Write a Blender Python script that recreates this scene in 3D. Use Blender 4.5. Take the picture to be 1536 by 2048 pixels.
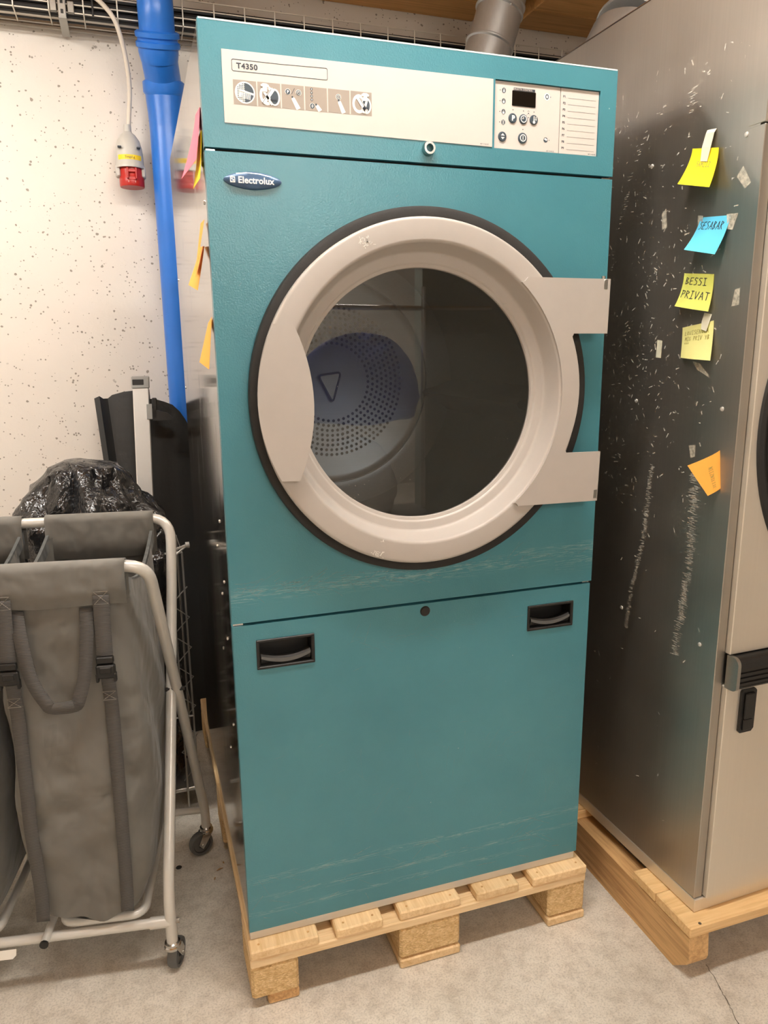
import bpy, bmesh, math, random
from mathutils import Vector, Matrix
C = bpy.context.scene
for o in list(bpy.data.objects): bpy.data.objects.remove(o)
col = C.collection
random.seed(7)
PI = math.pi
# ------------------------------------------------------------------ camera
yaw, pitch, roll = 0.32097, -0.215985, -0.010468
cy_, sy_, cp_, sp_ = math.cos(yaw), math.sin(yaw), math.cos(pitch), math.sin(pitch)
fw = Vector((sy_*cp_, cy_*cp_, sp_)); rt = Vector((cy_, -sy_, 0)); up = rt.cross(fw)
r2 = rt*math.cos(roll) + up*math.sin(roll); u2 = -rt*math.sin(roll) + up*math.cos(roll)
cam = bpy.data.objects.new('camera', bpy.data.cameras.new('camera')); col.objects.link(cam)
M4 = Matrix((r2, u2, -fw)).transposed().to_4x4()
M4.translation = Vector((-0.13796, -1.3293, 1.3467))
cam.matrix_world = M4
cam.data.sensor_fit = 'VERTICAL'; cam.data.sensor_height = 24; cam.data.sensor_width = 18
cam.data.lens = 24*1467.6/2048; cam.data.clip_start = 0.02
C.camera = cam
# ------------------------------------------------------------------ light and exposure
C.view_settings.view_transform = 'Standard'; C.view_settings.look = 'None'
C.view_settings.gamma = 1; C.view_settings.use_curve_mapping = False
C.view_settings.exposure = 1.52
W = bpy.data.worlds.new('world'); C.world = W; W.use_nodes = True
W.node_tree.nodes['Background'].inputs[0].default_value = (0.9, 0.92, 1, 1)
W.node_tree.nodes['Background'].inputs[1].default_value = 0.25
LAMP_STRENGTH = 21.0
LAMPS = [(0.20, -0.42, 1.5, 0.16, 0.0), (-1.15, 0.55, 1.2, 0.16, 0.0), (0.9, -3.5, 1.5, 0.16, 0.0), (0.9, -4.8, 1.5, 0.16, 0.0)]
CEIL = 2.69
# ------------------------------------------------------------------ materials
def sc(r, g, b):
    f = lambda c: (c/255/12.92) if c/255 <= .04045 else ((c/255+.055)/1.055)**2.4
    return (f(r), f(g), f(b), 1)
class NT:
    def __init__(s, name):
        s.m = bpy.data.materials.new(name); s.m.use_nodes = True; s.t = s.m.node_tree
        s.b = s.t.nodes['Principled BSDF']; s.out = s.t.nodes['Material Output']
        s.tc = s.t.nodes.new('ShaderNodeTexCoord'); s.co = s.tc.outputs['Object']
    def n(s, typ, **k):
        x = s.t.nodes.new(typ)
        for a, v in k.items():
            if a.startswith('i_'): x.inputs[a[2:].replace('_', ' ')].default_value = v
            else: setattr(x, a, v)
        return x
    def l(s, a, b): s.t.links.new(a, b)
    def map(s, sca, loc=(0,0,0), rot=(0,0,0)):
        x = s.n('ShaderNodeMapping'); x.inputs['Scale'].default_value = sca; x.inputs['Location'].default_value = loc
        x.inputs['Rotation'].default_value = rot; s.l(s.co, x.inputs[0]); return x.outputs[0]
    def noise(s, scale, detail=4, rough=.55, vec=None, dist=0):
        x = s.n('ShaderNodeTexNoise'); x.inputs['Scale'].default_value = scale; x.inputs['Detail'].default_value = detail
        x.inputs['Roughness'].default_value = rough; x.inputs['Distortion'].default_value = dist
        s.l(vec if vec is not None else s.co, x.inputs['Vector']); return x.outputs[0]
    def ramp(s, fac, stops):
        x = s.n('ShaderNodeValToRGB'); e = x.color_ramp.elements
        while len(e) < len(stops): e.new(.5)
        for i, (p, c) in enumerate(stops):
            e[i].position = p; e[i].color = c if len(c) == 4 else (*c, 1)
        s.l(fac, x.inputs[0]); return x.outputs[0]
    def mix(s, fac, a, b, mode='MIX'):
        x = s.n('ShaderNodeMix', data_type='RGBA', blend_type=mode)
        for i, v in ((0, fac), (6, a), (7, b)):
            if isinstance(v, (int, float)): x.inputs[i].default_value = v
            elif isinstance(v, tuple): x.inputs[i].default_value = v
            else: s.l(v, x.inputs[i])
        return x.outputs[2]
    def math(s, op, a, b=0.0, c=None):
        x = s.n('ShaderNodeMath', operation=op)
        for i, v in enumerate((a, b) if c is None else (a, b, c)):
            if isinstance(v, (int, float)): x.inputs[i].default_value = v
            else: s.l(v, x.inputs[i])
        return x.outputs[0]
    def bump(s, h, strength=.3, dist=.01, nrm=None):
        x = s.n('ShaderNodeBump'); x.inputs['Strength'].default_value = strength; x.inputs['Distance'].default_value = dist
        s.l(h, x.inputs['Height'])
        if nrm is not None: s.l(nrm, x.inputs['Normal'])
        s.l(x.outputs[0], s.b.inputs['Normal']); return x.outputs[0]
    def set(s, **k):
        for a, v in k.items():
            i = s.b.inputs[a.replace('_', ' ')]
            if isinstance(v, (int, float, tuple)): i.default_value = v
            else: s.l(v, i)
        return s
BW = lambda v: (v, v, v, 1)
def simple(name, c, rough=.5, metal=0.0, bumps=None, var=.08, vs=30):
    t = NT(name); nz = t.noise(vs, 4)
    dark = tuple(x*(1-var) for x in c[:3])+(1,); lite = tuple(min(1, x*(1+var)) for x in c[:3])+(1,)
    t.set(Base_Color=t.ramp(nz, [(.3, dark), (.7, lite)]), Roughness=rough, Metallic=metal)
    if bumps: t.bump(t.noise(bumps[0], 3), bumps[1], bumps[2])
    return t.m
# painted concrete with pores
def mat_wall():
    t = NT('painted_concrete')
    base = t.ramp(t.noise(1.3, 5), [(.3, sc(218, 210, 200)), (.7, sc(228, 220, 210))])
    v = t.n('ShaderNodeTexVoronoi'); v.inputs['Scale'].default_value = 34; t.l(t.map((1, 1, 1.15)), v.inputs['Vector'])
    size = t.ramp(t.noise(60, 2), [(.36, BW(.0)), (.76, BW(.25))])
    sel = t.ramp(t.noise(7, 3), [(.34, BW(0)), (.46, BW(1))])
    pore = t.math('MULTIPLY', t.math('LESS_THAN', v.outputs['Distance'], size), sel)
    v2 = t.n('ShaderNodeTexVoronoi'); v2.inputs['Scale'].default_value = 75; t.l(t.co, v2.inputs['Vector'])
    p2 = t.math('LESS_THAN', v2.outputs['Distance'], t.ramp(t.noise(22, 2), [(.42, BW(0)), (.7, BW(.30))]))
    pp = t.math('MAXIMUM', pore, p2)
    t.set(Base_Color=t.mix(pp, base, sc(150, 140, 128)), Roughness=.55)
    h = t.math('SUBTRACT', t.math('MULTIPLY', t.noise(45, 5, .6), .3), pp)
    t.bump(h, .8, .004); return t.m
def mat_floor():
    t = NT('concrete_floor')
    a = t.ramp(t.noise(2.2, 8, .62), [(.3, sc(176, 169, 157)), (.5, sc(207, 200, 187)), (.68, sc(222, 215, 203))])
    b = t.ramp(t.noise(26, 8, .7), [(.38, sc(170, 159, 144)), (.55, sc(220, 213, 200))])
    c = t.mix(.38, a, b)
    fine = t.ramp(t.noise(230, 3, .7), [(.38, BW(.6)), (.52, BW(1))])
    c = t.mix(.6, c, fine, 'MULTIPLY')
    sp = t.n('ShaderNodeTexVoronoi'); sp.inputs['Scale'].default_value = 22; t.l(t.co, sp.inputs['Vector'])
    dots = t.math('LESS_THAN', sp.outputs['Distance'], t.ramp(t.noise(9, 1), [(.6, BW(0)), (.85, BW(.1))]))
    t.set(Base_Color=t.mix(dots, c, sc(70, 62, 52)), Roughness=t.ramp(t.noise(5, 4), [(.3, BW(.42)), (.7, BW(.62))]))
    t.bump(t.noise(90, 6, .7), .18, .002); return t.m
def mat_wood(name, c1, c2, axis='X', scale=1.0, rough=.6):
    t = NT(name)
    s = {'X': (1.2, 22, 22), 'Y': (22, 1.2, 22), 'Z': (22, 22, 1.2)}[axis]
    s = tuple(k*scale for k in s)
    g = t.noise(2.2, 6, .6, t.map(s), 1.2)
    g2 = t.noise(9, 4, .6, t.map(s), .4)
    oi = t.n('ShaderNodeObjectInfo')
    c = t.ramp(g, [(.3, c2), (.55, c1), (.75, tuple(min(1, x*1.15) for x in c1[:3])+(1,))])
    c = t.mix(.35, c, t.ramp(g2, [(.35, c2), (.6, c1)]))
    hv = t.n('ShaderNodeHueSaturation'); t.l(c, hv.inputs['Color'])
    t.l(t.math('ADD', t.math('MULTIPLY', oi.outputs['Random'], .24), .88), hv.inputs['Value'])
    t.set(Base_Color=hv.outputs[0], Roughness=rough); t.bump(g2, .25, .002); return t.m
def mat_chip():
    t = NT('chipboard')
    v = t.n('ShaderNodeTexVoronoi'); v.inputs['Scale'].default_value = 210; t.l(t.map((1, 1, 2)), v.inputs['Vector'])
    c = t.mix(.4, t.ramp(v.outputs['Color'], [(.1, sc(184, 146, 94)), (.6, sc(224, 190, 136)), (.9, sc(240, 212, 166))]), t.ramp(t.noise(70, 5), [(.3, sc(190, 152, 98)), (.7, sc(232, 200, 148))]))
    t.set(Base_Color=c, Roughness=.85); t.bump(v.outputs['Distance'], .6, .003); return t.m
def mat_teal():
    t = NT('teal_enamel')
    base = t.ramp(t.noise(2.5, 6, .6), [(.3, sc(62, 124, 137)), (.7, sc(74, 137, 149))])
    # worn scuffs: streaks running along x inside bands of their own
    sx = t.n('ShaderNodeSeparateXYZ'); t.l(t.tc.outputs['Object'], sx.inputs[0])
    X, Z = sx.outputs['X'], sx.outputs['Z']
    def band(z0, w, slope=0.0, x0=None, x1=None):
        zz = t.math('SUBTRACT', Z, t.math('MULTIPLY', X, slope))
        d = t.math('ABSOLUTE', t.math('SUBTRACT', zz, z0))
        m = t.n('ShaderNodeMapRange'); t.l(d, m.inputs[0]); m.inputs[1].default_value = w; m.inputs[2].default_value = 0; m.inputs[3].default_value = 0; m.inputs[4].default_value = 1
        r = m.outputs[0]
        if x0 is not None:
            r = t.math('MULTIPLY', r, t.math('MULTIPLY', t.math('GREATER_THAN', X, x0), t.math('LESS_THAN', X, x1)))
        return r
    st = t.ramp(t.noise(3, 7, .75, t.map((5, 40, 70)), 1.5), [(.5, BW(0)), (.62, BW(1))])
    b = band(.905-.144, .022, .02, -1, .6)
    for a in ((.775, .012, .03, .2, .8), (.285-.144, .012, 0, -1, 1), (.24-.144, .010, 0, -1, 1), (.206-.144, .008, 0, -1, .3), (.9-.144, .03, .0, .3, 1)):
        b = t.math('MAXIMUM', b, t.math('MULTIPLY', band(*a), .8))
    sc1 = t.math('MULTIPLY', st, b)
    # fine random scratches
    f1 = t.ramp(t.noise(4, 5, .8, t.map((6, 60, 30), rot=(0, .5, 0)), 2.5), [(.67, BW(0)), (.72, BW(.35))])
    v = t.n('ShaderNodeTexVoronoi'); v.inputs['Scale'].default_value = 26; t.l(t.co, v.inputs['Vector'])
    dots = t.math('MULTIPLY', t.math('LESS_THAN', v.outputs['Distance'], t.ramp(t.noise(5, 2), [(.5, BW(0)), (.8, BW(.07))])), .6)
    k = t.math('MAXIMUM', t.math('MAXIMUM', t.math('MULTIPLY', sc1, .55), t.math('MULTIPLY', f1, .3)), dots)
    t.set(Base_Color=t.mix(k, base, sc(160, 190, 188)), Roughness=.24, Specular_IOR_Level=.6)
    t.bump(t.noise(330, 3, .6), .32, .0014); return t.m
def mat_brushed(name, c, rough, axis='Z', amt=.12, lines=1.0, metal=1.0):
    t = NT(name)
    s = {'Z': (260, 260, 1.6), 'X': (1.6, 260, 260), 'Y': (260, 1.6, 260)}[axis]
    g = t.noise(1, 4, .6, t.map(s))
    dk = tuple(x*(1-amt) for x in c[:3])+(1,)
    big = t.noise(3.0, 5, .6)
    t.set(Base_Color=t.mix(.5, t.ramp(g, [(.3, dk), (.7, c)]), t.ramp(big, [(.3, dk), (.7, c)])), Metallic=metal,
          Roughness=t.ramp(big, [(.3, BW(rough*.85)), (.7, BW(rough*1.2))]))
    t.bump(g, .06*lines, .001); return t.m
def mat_dryer_side():
    t = NT('polished_steel_sheet')
    g = t.noise(1, 4, .6, t.map((200, 1.5, 200)))
    sm = t.ramp(t.noise(5, 7, .7, t.map((1, 3, 1))), [(.55, BW(.09)), (.75, BW(.2))])
    v = t.n('ShaderNodeTexVoronoi'); v.inputs['Scale'].default_value = 26; t.l(t.co, v.inputs['Vector'])
    d = t.math('LESS_THAN', v.outputs['Distance'], t.ramp(t.noise(6, 2), [(.55, BW(0)), (.8, BW(.1))]))
    t.set(Base_Color=t.mix(d, sc(208, 204, 198), sc(240, 238, 232)), Metallic=1.0, Roughness=sm)
    t.bump(g, .02, .001); return t.m
def mat_fabric(name, c1, c2, scale=900):
    t = NT(name)
    ch = t.n('ShaderNodeTexChecker'); ch.inputs['Scale'].default_value = scale; t.l(t.co, ch.inputs['Vector'])
    t.set(Base_Color=t.mix(.5, t.ramp(t.noise(6, 5), [(.3, c2), (.7, c1)]), t.mix(.35, c1, c2)), Roughness=.78, Sheen_Weight=.15)
    wv = t.noise(500, 2); b1 = t.bump(ch.outputs['Fac'], .08, .0006)
    n = t.bump(t.noise(6.5, 3, .5, t.map((1, 1, .8)), .3), .85, .045, b1); return t.m
def mat_web():
    t = NT('webbing'); w = t.n('ShaderNodeTexWave'); w.bands_direction = 'Z'; w.inputs['Scale'].default_value = 110; t.l(t.co, w.inputs['Vector'])
    t.set(Base_Color=t.ramp(w.outputs[0], [(.2, sc(62, 60, 58)), (.8, sc(96, 93, 90))]), Roughness=.7); t.bump(w.outputs[0], .5, .001); return t.m
def mat_glass():
    t = NT('door_glass')
    tr = t.n('ShaderNodeBsdfTransparent'); tr.inputs[0].default_value = (.64, .68, .70, 1)
    gl = t.n('ShaderNodeBsdfGlossy'); gl.inputs['Roughness'].default_value = .012; gl.inputs[0].default_value = (1, 1, 1, 1)
    fr = t.n('ShaderNodeFresnel'); fr.inputs[0].default_value = 1.9
    mx = t.n('ShaderNodeMixShader'); t.l(fr.outputs[0], mx.inputs[0]); t.l(tr.outputs[0], mx.inputs[1]); t.l(gl.outputs[0], mx.inputs[2])
    df = t.n('ShaderNodeBsdfDiffuse'); df.inputs[0].default_value = sc(210, 205, 196)
    v = t.n('ShaderNodeTexVoronoi'); v.inputs['Scale'].default_value = 120; t.l(t.co, v.inputs['Vector'])
    dust = t.math('MULTIPLY', t.math('LESS_THAN', v.outputs['Distance'], t.ramp(t.noise(9, 2), [(.5, BW(0)), (.8, BW(.16))])), .35)
    mx2 = t.n('ShaderNodeMixShader'); t.l(t.math('ADD', dust, .025), mx2.inputs[0]); t.l(mx.outputs[0], mx2.inputs[1]); t.l(df.outputs[0], mx2.inputs[2])
    t.l(mx2.outputs[0], t.out.inputs[0]); return t.m
def mat_bagplastic():
    t = NT('black_plastic_film'); t.set(Base_Color=sc(30, 30, 31), Roughness=.17, Specular_IOR_Level=.6)
    b = t.bump(t.noise(11, 3, .5, None, 1.5), .7, .03); t.bump(t.noise(45, 2, .5, t.map((1, 1, .35)), 2.5), .55, .006, b); return t.m
def mat_emit(name, c, s):
    t = NT(name); t.set(Base_Color=c, Emission_Color=c, Emission_Strength=s); return t.m
def mat_tape(name, c, a):
    t = NT(name); tr = t.n('ShaderNodeBsdfTransparent'); mx = t.n('ShaderNodeMixShader')
    t.set(Base_Color=c, Roughness=.3); m = t.ramp(t.noise(160, 4), [(.35, BW(a*.7)), (.65, BW(min(1, a*1.4)))])
    t.l(m, mx.inputs[0]); t.l(tr.outputs[0], mx.inputs[1]); t.l(t.b.outputs[0], mx.inputs[2]); t.l(mx.outputs[0], t.out.inputs[0]); return t.m
M = dict(
 wall=mat_wall(), floor=mat_floor(), chip=mat_chip(), teal=mat_teal(), glass=mat_glass(), web=mat_web(), film=mat_bagplastic(),
 ceil=mat_wood('ceiling_boards', sc(224, 172, 106), sc(192, 138, 76), 'X', .6),
 ceil_y=mat_wood('ceiling_joist', sc(214, 166, 104), sc(180, 130, 76), 'Y', .6),
 pal_x=mat_wood('pine_across', sc(236, 208, 164), sc(212, 174, 122), 'X', 1.2),
 pal_y=mat_wood('pine_lengthways', sc(236, 206, 160), sc(210, 170, 116), 'Y', 1.2),
 skid_y=mat_wood('old_pine_lengthways', sc(216, 176, 122), sc(166, 122, 74), 'Y', 1.0),
 skid_x=mat_wood('old_pine_across', sc(234, 198, 144), sc(206, 160, 102), 'X', 1.0),
 grain=mat_wood('end_grain', sc(206, 158, 100), sc(160, 112, 62), 'Z', 3.0),
 beige=simple('beige_enamel', sc(182, 174, 166), .38, 0, (500, .06, .001), .02),
 label=simple('label_film', sc(206, 198, 190), .4, 0, None, .01),
 ink=simple('dark_print', sc(52, 58, 68), .5, 0, None, .03),
 navy=simple('button_print', sc(62, 74, 84), .45, 0, None, .05),
 taupe=simple('taupe_print', sc(160, 148, 136), .5, 0, None, .02),
 white=simple('white_print', sc(246, 242, 234), .5, 0, None, .01),
 black=simple('black_plastic', sc(24, 23, 22), .42, 0, (300, .1, .001)),
 rubber=simple('black_rubber', sc(38, 36, 34), .75, 0, (400, .3, .001), .2),
 display=simple('dark_display', sc(10, 12, 12), .12, 0, None, 0),
 chrome=simple('chrome', sc(200, 198, 194), .18, 1, None, .05),
 zinc=mat_brushed('zinc_plate', sc(170, 168, 162), .38, 'X'),
 plinth=mat_brushed('plinth_steel', sc(214, 210, 202), .5, 'X', .06, 1.0, .4),
 side=mat_dryer_side(), dkside=mat_brushed('dull_sheet', sc(130, 128, 122), .4, 'Z'),
 steel=mat_brushed('brushed_steel', sc(184, 179, 170), .38, 'Z', .10, 1.0, .92),
 steelf=mat_brushed('brushed_steel_front', sc(226, 219, 206), .46, 'Z', .05, 1.0, .75),
 drum=mat_brushed('drum_steel', sc(150, 152, 156), .42, 'X', .15),
 duct=mat_brushed('galvanised_duct', sc(200, 202, 202), .33, 'Z', .16, 1.0, .78),
 tray=simple('tray_wire', sc(222, 216, 204), .4, .5, None, .05),
 darkwire=simple('tray_wire_dull', sc(110, 100, 88), .4, .9, None, .05),
 blue=simple('blue_pvc', sc(38, 112, 206), .3, 0, (40, .04, .002), .06, 8),
 cable_w=simple('white_cable', sc(214, 204, 190), .45, 0, None, .03), cable_b=simple('black_cable', sc(30, 30, 32), .45, 0, None, .1),
 grey_pl=simple('grey_plastic', sc(190, 187, 180), .4, 0, None, .03), red=simple('red_plastic', sc(178, 34, 26), .35, 0, None, .06),
 web_l=simple('webbing_edge', sc(128, 122, 116), .8), ylabel=simple('yellow_label', sc(244, 208, 40), .5, 0, None, .02),
 alu=mat_brushed('anodised_aluminium', sc(222, 222, 220), .4, 'Z', .04, 1, .7), capg=simple('cap_plastic', sc(150, 149, 145), .5, 0, None, .03),
 sheet=simple('black_vinyl', sc(40, 40, 39), .48, 0, (30, .15, .01), .1, 5),
 fab=mat_fabric('grey_canvas', sc(118, 115, 108), sc(98, 95, 89)), fabd=mat_fabric('grey_canvas_lining', sc(84, 86, 84), sc(66, 68, 66)),
 stitch=simple('stitching', sc(128, 122, 114), .8, 0, None, .1),
 tube=simple('silver_enamel_tube', sc(206, 203, 196), .28, .15, None, .02),
 caster_t=simple('grey_tyre', sc(92, 92, 90), .6, 0, None, .05), wire=simple('zinc_wire', sc(176, 174, 168), .35, .6, None, .05),
 n_yel=simple('yellow_note', sc(250, 226, 30), .75, 0, None, .02), n_blue=simple('blue_note', sc(96, 200, 238), .75, 0, None, .02),
 n_grn=simple('lime_note', sc(222, 226, 112), .75, 0, None, .02), n_pale=simple('pale_yellow_note', sc(232, 228, 150), .75, 0, None, .03),
 n_or=simple('orange_note', sc(248, 172, 70), .75, 0, None, .02), n_pink=simple('pink_note', sc(244, 120, 140), .75, 0, None, .02),
 pen=simple('pen_ink', sc(50, 52, 60), .6, 0, None, .02), pen2=simple('faint_pen_ink', sc(150, 142, 70), .6, 0, None, .02),
 tape=mat_tape('clear_tape', sc(214, 208, 190), .6), tapew=simple('milky_tape', sc(228, 224, 200), .35, 0, None, .03), residue=mat_tape('glue_residue', sc(226, 220, 208), .75),
 linen=simple('white_linen', sc(225, 222, 214), .8, 0, (20, .5, .02), .03), bluecloth=simple('blue_laundry_bag', sc(56, 80, 165), .55, 0, (14, .8, .03), .2, 6),
 lamp=mat_emit('lamp_diffuser', (1.0, .965, .905, 1), LAMP_STRENGTH), enamel=simple('white_enamel', sc(232, 230, 224), .4, 0, None, .02),
 logo=simple('badge_blue', sc(74, 100, 132), .3, .2, None, .05), crack=simple('crack_dirt', sc(84, 76, 64), .9, 0, None, .2),
 scratch=mat_tape('worn_paint', sc(160, 192, 192), .34), partition=simple('partition_paint', sc(138, 142, 132), .6), edge_highlight=simple('painted_edge_highlight', sc(206, 226, 224), .4), woodchip=simple('wood_splinter', sc(176, 140, 92), .8, 0, None, .2), plaster=simple('grey_render', sc(196, 190, 180), .8, 0, (20, .2, .01), .05, 3),
)
# ------------------------------------------------------------------ mesh builder
class MB:
    def __init__(s): s.v = []; s.f = []; s.mi = []; s.sm = []; s.mats = []
    def m(s, mat):
        if mat not in s.mats: s.mats.append(mat)
        return s.mats.index(mat)
    def add(s, verts, faces, mat, smooth=False, T=None):
        o = len(s.v); k = s.m(mat)
        for p in verts: s.v.append(tuple(T(*p)) if T else tuple(p))
        for f in faces: s.f.append([o+i for i in f]); s.mi.append(k); s.sm.append(smooth)
        return s
    def box(s, x0, x1, y0, y1, z0, z1, mat, b=0.0, T=None, smooth=False, seg=1):
        bm = bmesh.new(); bmesh.ops.create_cube(bm, size=1)
        for v in bm.verts: v.co = Vector(((x0+x1)/2+v.co.x*(x1-x0), (y0+y1)/2+v.co.y*(y1-y0), (z0+z1)/2+v.co.z*(z1-z0)))
        if b: bmesh.ops.bevel(bm, geom=bm.edges[:], offset=b, segments=seg, profile=.5, affect='EDGES')
        s.addbm(bm, mat, smooth, T); return s
    def addbm(s, bm, mat, smooth=False, T=None):
        bm.verts.index_update()
        s.add([v.co[:] for v in bm.verts], [[v.index for v in f.verts] for f in bm.faces], mat, smooth, T); bm.free()
    def tube(s, pts, r, mat, n=10, caps=True, closed=False, T=None):
        pts = [Vector(T(*p)) if T else Vector(p) for p in pts]; N = len(pts); V = []; F = []
        tan = []
        for i in range(N):
            a = pts[(i-1) % N] if (i > 0 or closed) else pts[i]; b = pts[(i+1) % N] if (i < N-1 or closed) else pts[i]
            tan.append((b-a).normalized())
        ref = Vector((0, 0, 1)) if abs(tan[0].z) < .9 else Vector((1, 0, 0))
        nrm = (ref - tan[0]*ref.dot(tan[0])).normalized()
        for i in range(N):
            nrm = (nrm - tan[i]*nrm.dot(tan[i])).normalized(); bn = tan[i].cross(nrm)
            rr = r[i] if isinstance(r, (list, tuple)) else r
            for k in range(n):
                a = 2*PI*k/n; V.append(pts[i]+nrm*math.cos(a)*rr+bn*math.sin(a)*rr)
        for i in range(N if closed else N-1):
            j = (i+1) % N
            for k in range(n): F.append([i*n+k, i*n+(k+1) % n, j*n+(k+1) % n, j*n+k])
        s.add(V, F, mat, True)
        if caps and not closed:
            s.add(V[:n], [list(range(n))[::-1]], mat); s.add(V[-n:], [list(range(n))], mat)
        return s
    def lathe(s, prof, mat, c=(0, 0, 0), axis='Y', n=64, smooth=True):
        V = []; F = []; c = Vector(c)
        for (r, h) in prof:
            for k in range(n):
                a = 2*PI*k/n; x, y = r*math.cos(a), r*math.sin(a)
                V.append(c+Vector({'Y': (x, h, y), 'Z': (x, y, h), 'X': (h, x, y)}[axis]))
        for i in range(len(prof)-1):
            for k in range(n): F.append([i*n+k, i*n+(k+1) % n, (i+1)*n+(k+1) % n, (i+1)*n+k])
        s.add(V, F, mat, smooth); return s
    def poly(s, pts, mat, thick=None, T=None):
        # pts: list of 3D pts (planar polygon); thick: vector to extrude by
        n = len(pts)
        if thick is None: s.add(pts, [list(range(n))], mat, False, T); return s
        t = Vector(thick); q = [tuple(Vector(p)+t) for p in pts]
        F = [list(range(n)), list(range(2*n-1, n-1, -1))] + [[i, (i+1) % n, n+(i+1) % n, n+i] for i in range(n)]
        s.add(list(pts)+q, F, mat, False, T); return s
    def build(s, name, parent=None, kind=None, label=None, auto=True):
        off = Vector((0, 0, 0)); p = parent
        while p is not None: off += p.location; p = p.parent
        me = bpy.data.meshes.new(name); me.from_pydata([tuple(Vector(v)-off) for v in s.v], [], s.f)
        for mt in s.mats: me.materials.append(M[mt])
        me.polygons.foreach_set('material_index', s.mi); me.polygons.foreach_set('use_smooth', s.sm)
        bm = bmesh.new(); bm.from_mesh(me); bmesh.ops.remove_doubles(bm, verts=bm.verts, dist=1e-6)
        bmesh.ops.recalc_face_normals(bm, faces=bm.faces); bm.to_mesh(me); bm.free(); me.update()
        if any(s.sm) and auto: me.set_sharp_from_angle(angle=math.radians(38))
        o = bpy.data.objects.new(name, me); col.objects.link(o)
        if parent: o.parent = parent
        if kind: o['kind'] = kind
        if label: o['label'] = label
        return o
def tag(o, label, cat, group=None):
    o['label'] = label; o['category'] = cat
    if group: o['group'] = group
    return o
def thing(name, label, cat, loc, group=None):
    o = bpy.data.objects.new(name, None); col.objects.link(o); o.location = loc; o.empty_display_size = .05
    return tag(o, label, cat, group)
def B(name, box, mat, parent=None, b=0.0, kind=None, label=None):
    return MB().box(*box, mat, b).build(name, parent, kind, label)
def grid_plate(mb, x0, x1, z0, z1, y0, y1, holes, mat):
    xs = sorted({x0, x1, *[h[0] for h in holes], *[h[1] for h in holes]}); zs = sorted({z0, z1, *[h[2] for h in holes], *[h[3] for h in holes]})
    cell = lambda i, j: 0 <= i < len(xs)-1 and 0 <= j < len(zs)-1 and not any(h[0] <= (xs[i]+xs[i+1])/2 <= h[1] and h[2] <= (zs[j]+zs[j+1])/2 <= h[3] for h in holes)
    for i in range(len(xs)-1):
        for j in range(len(zs)-1):
            if not cell(i, j): continue
            a, b, c, d = xs[i], xs[i+1], zs[j], zs[j+1]
            mb.add([(a, y0, c), (b, y0, c), (b, y0, d), (a, y0, d)], [[0, 1, 2, 3]], mat); mb.add([(a, y1, c), (b, y1, c), (b, y1, d), (a, y1, d)], [[3, 2, 1, 0]], mat)
            for (di, dj, q) in ((-1, 0, (a, a, c, d)), (1, 0, (b, b, c, d)), (0, -1, (a, b, c, c)), (0, 1, (a, b, d, d))):
                if not cell(i+di, j+dj):
                    if di: mb.add([(q[0], y0, c), (q[0], y1, c), (q[0], y1, d), (q[0], y0, d)], [[0, 1, 2, 3]], mat)
                    else: mb.add([(a, y0, q[2]), (b, y0, q[2]), (b, y1, q[2]), (a, y1, q[2])], [[0, 1, 2, 3]], mat)
def text_mesh(txt, size, align='LEFT', space=1.0, bold=0.0):
    c = bpy.data.curves.new('lettering', 'FONT'); c.body = txt; c.size = size; c.align_x = align; c.space_character = space; c.offset = bold; c.resolution_u = 3
    o = bpy.data.objects.new('lettering', c); col.objects.link(o); dg = bpy.context.evaluated_depsgraph_get(); dg.update()
    me = bpy.data.meshes.new_from_object(o.evaluated_get(dg)); V = [v.co.copy() for v in me.vertices]; F = [list(p.vertices) for p in me.polygons]
    bpy.data.objects.remove(o); bpy.data.curves.remove(c); bpy.data.meshes.remove(me); return V, F
def smooth_path(pts, k=6):
    P = [Vector(p) for p in pts]; out = []
    for i in range(len(P)-1):
        a, b, c, d = P[max(i-1, 0)], P[i], P[i+1], P[min(i+2, len(P)-1)]
        for j in range(k):
            t = j/k; out.append(.5*((2*b)+(c-a)*t+(2*a-5*b+4*c-d)*t*t+(3*b-a-3*c+d)*t**3))
    out.append(P[-1]); return out
def fillet(pts, r=.05, k=6):
    P = [Vector(p) for p in pts]; out = [P[0]]
    for i in range(1, len(P)-1):
        a = (P[i-1]-P[i]); b = (P[i+1]-P[i]); ra = min(r, a.length*.49, b.length*.49); a = P[i]+a.normalized()*ra; b = P[i]+b.normalized()*ra
        for j in range(k+1):
            t = j/k; out.append(a*(1-t)**2+P[i]*2*t*(1-t)+b*t*t)
    out.append(P[-1]); return out
# ------------------------------------------------------------------ setting
XL, XR, YB, YF = -2.1, 3.0, 1.54, -5.6
fl = B('floor', (XL, XR, YF, YB, -.1, 0), 'floor', kind='structure')
B('wall_back', (XL, XR, YB, YB+.15, 0, CEIL+.1), 'wall', kind='structure')
B('wall_left', (XL-.15, XL, YF, YB+.15, 0, CEIL+.1), 'wall', kind='structure')
B('wall_right', (XR, XR+.15, YF, YB+.15, 0, CEIL+.1), 'wall', kind='structure')
B('wall_front', (XL-.15, XR+.15, YF-.15, YF, 0, CEIL+.1), 'plaster', kind='structure')
ce = B('ceiling', (XL-.15, XR+.15, YF-.15, YB+.15, CEIL, CEIL+.12), 'ceil', kind='structure')
for (a, b) in ((XL, 1.19), (1.365, XR)):   # wooden boards under the ceiling, a gap where the duct goes up
    y = YB-.002; i = 0
    while y > .1:
        w = .16; B('board', (a, b, y-w+.004, y-.0, 2.572, CEIL-.001), 'ceil', ce, .003); y -= w; i += 1
B('beam', (1.24, 1.32, .1, YB-.002, 2.60, CEIL-.001), 'ceil_y', ce, .003)
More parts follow.
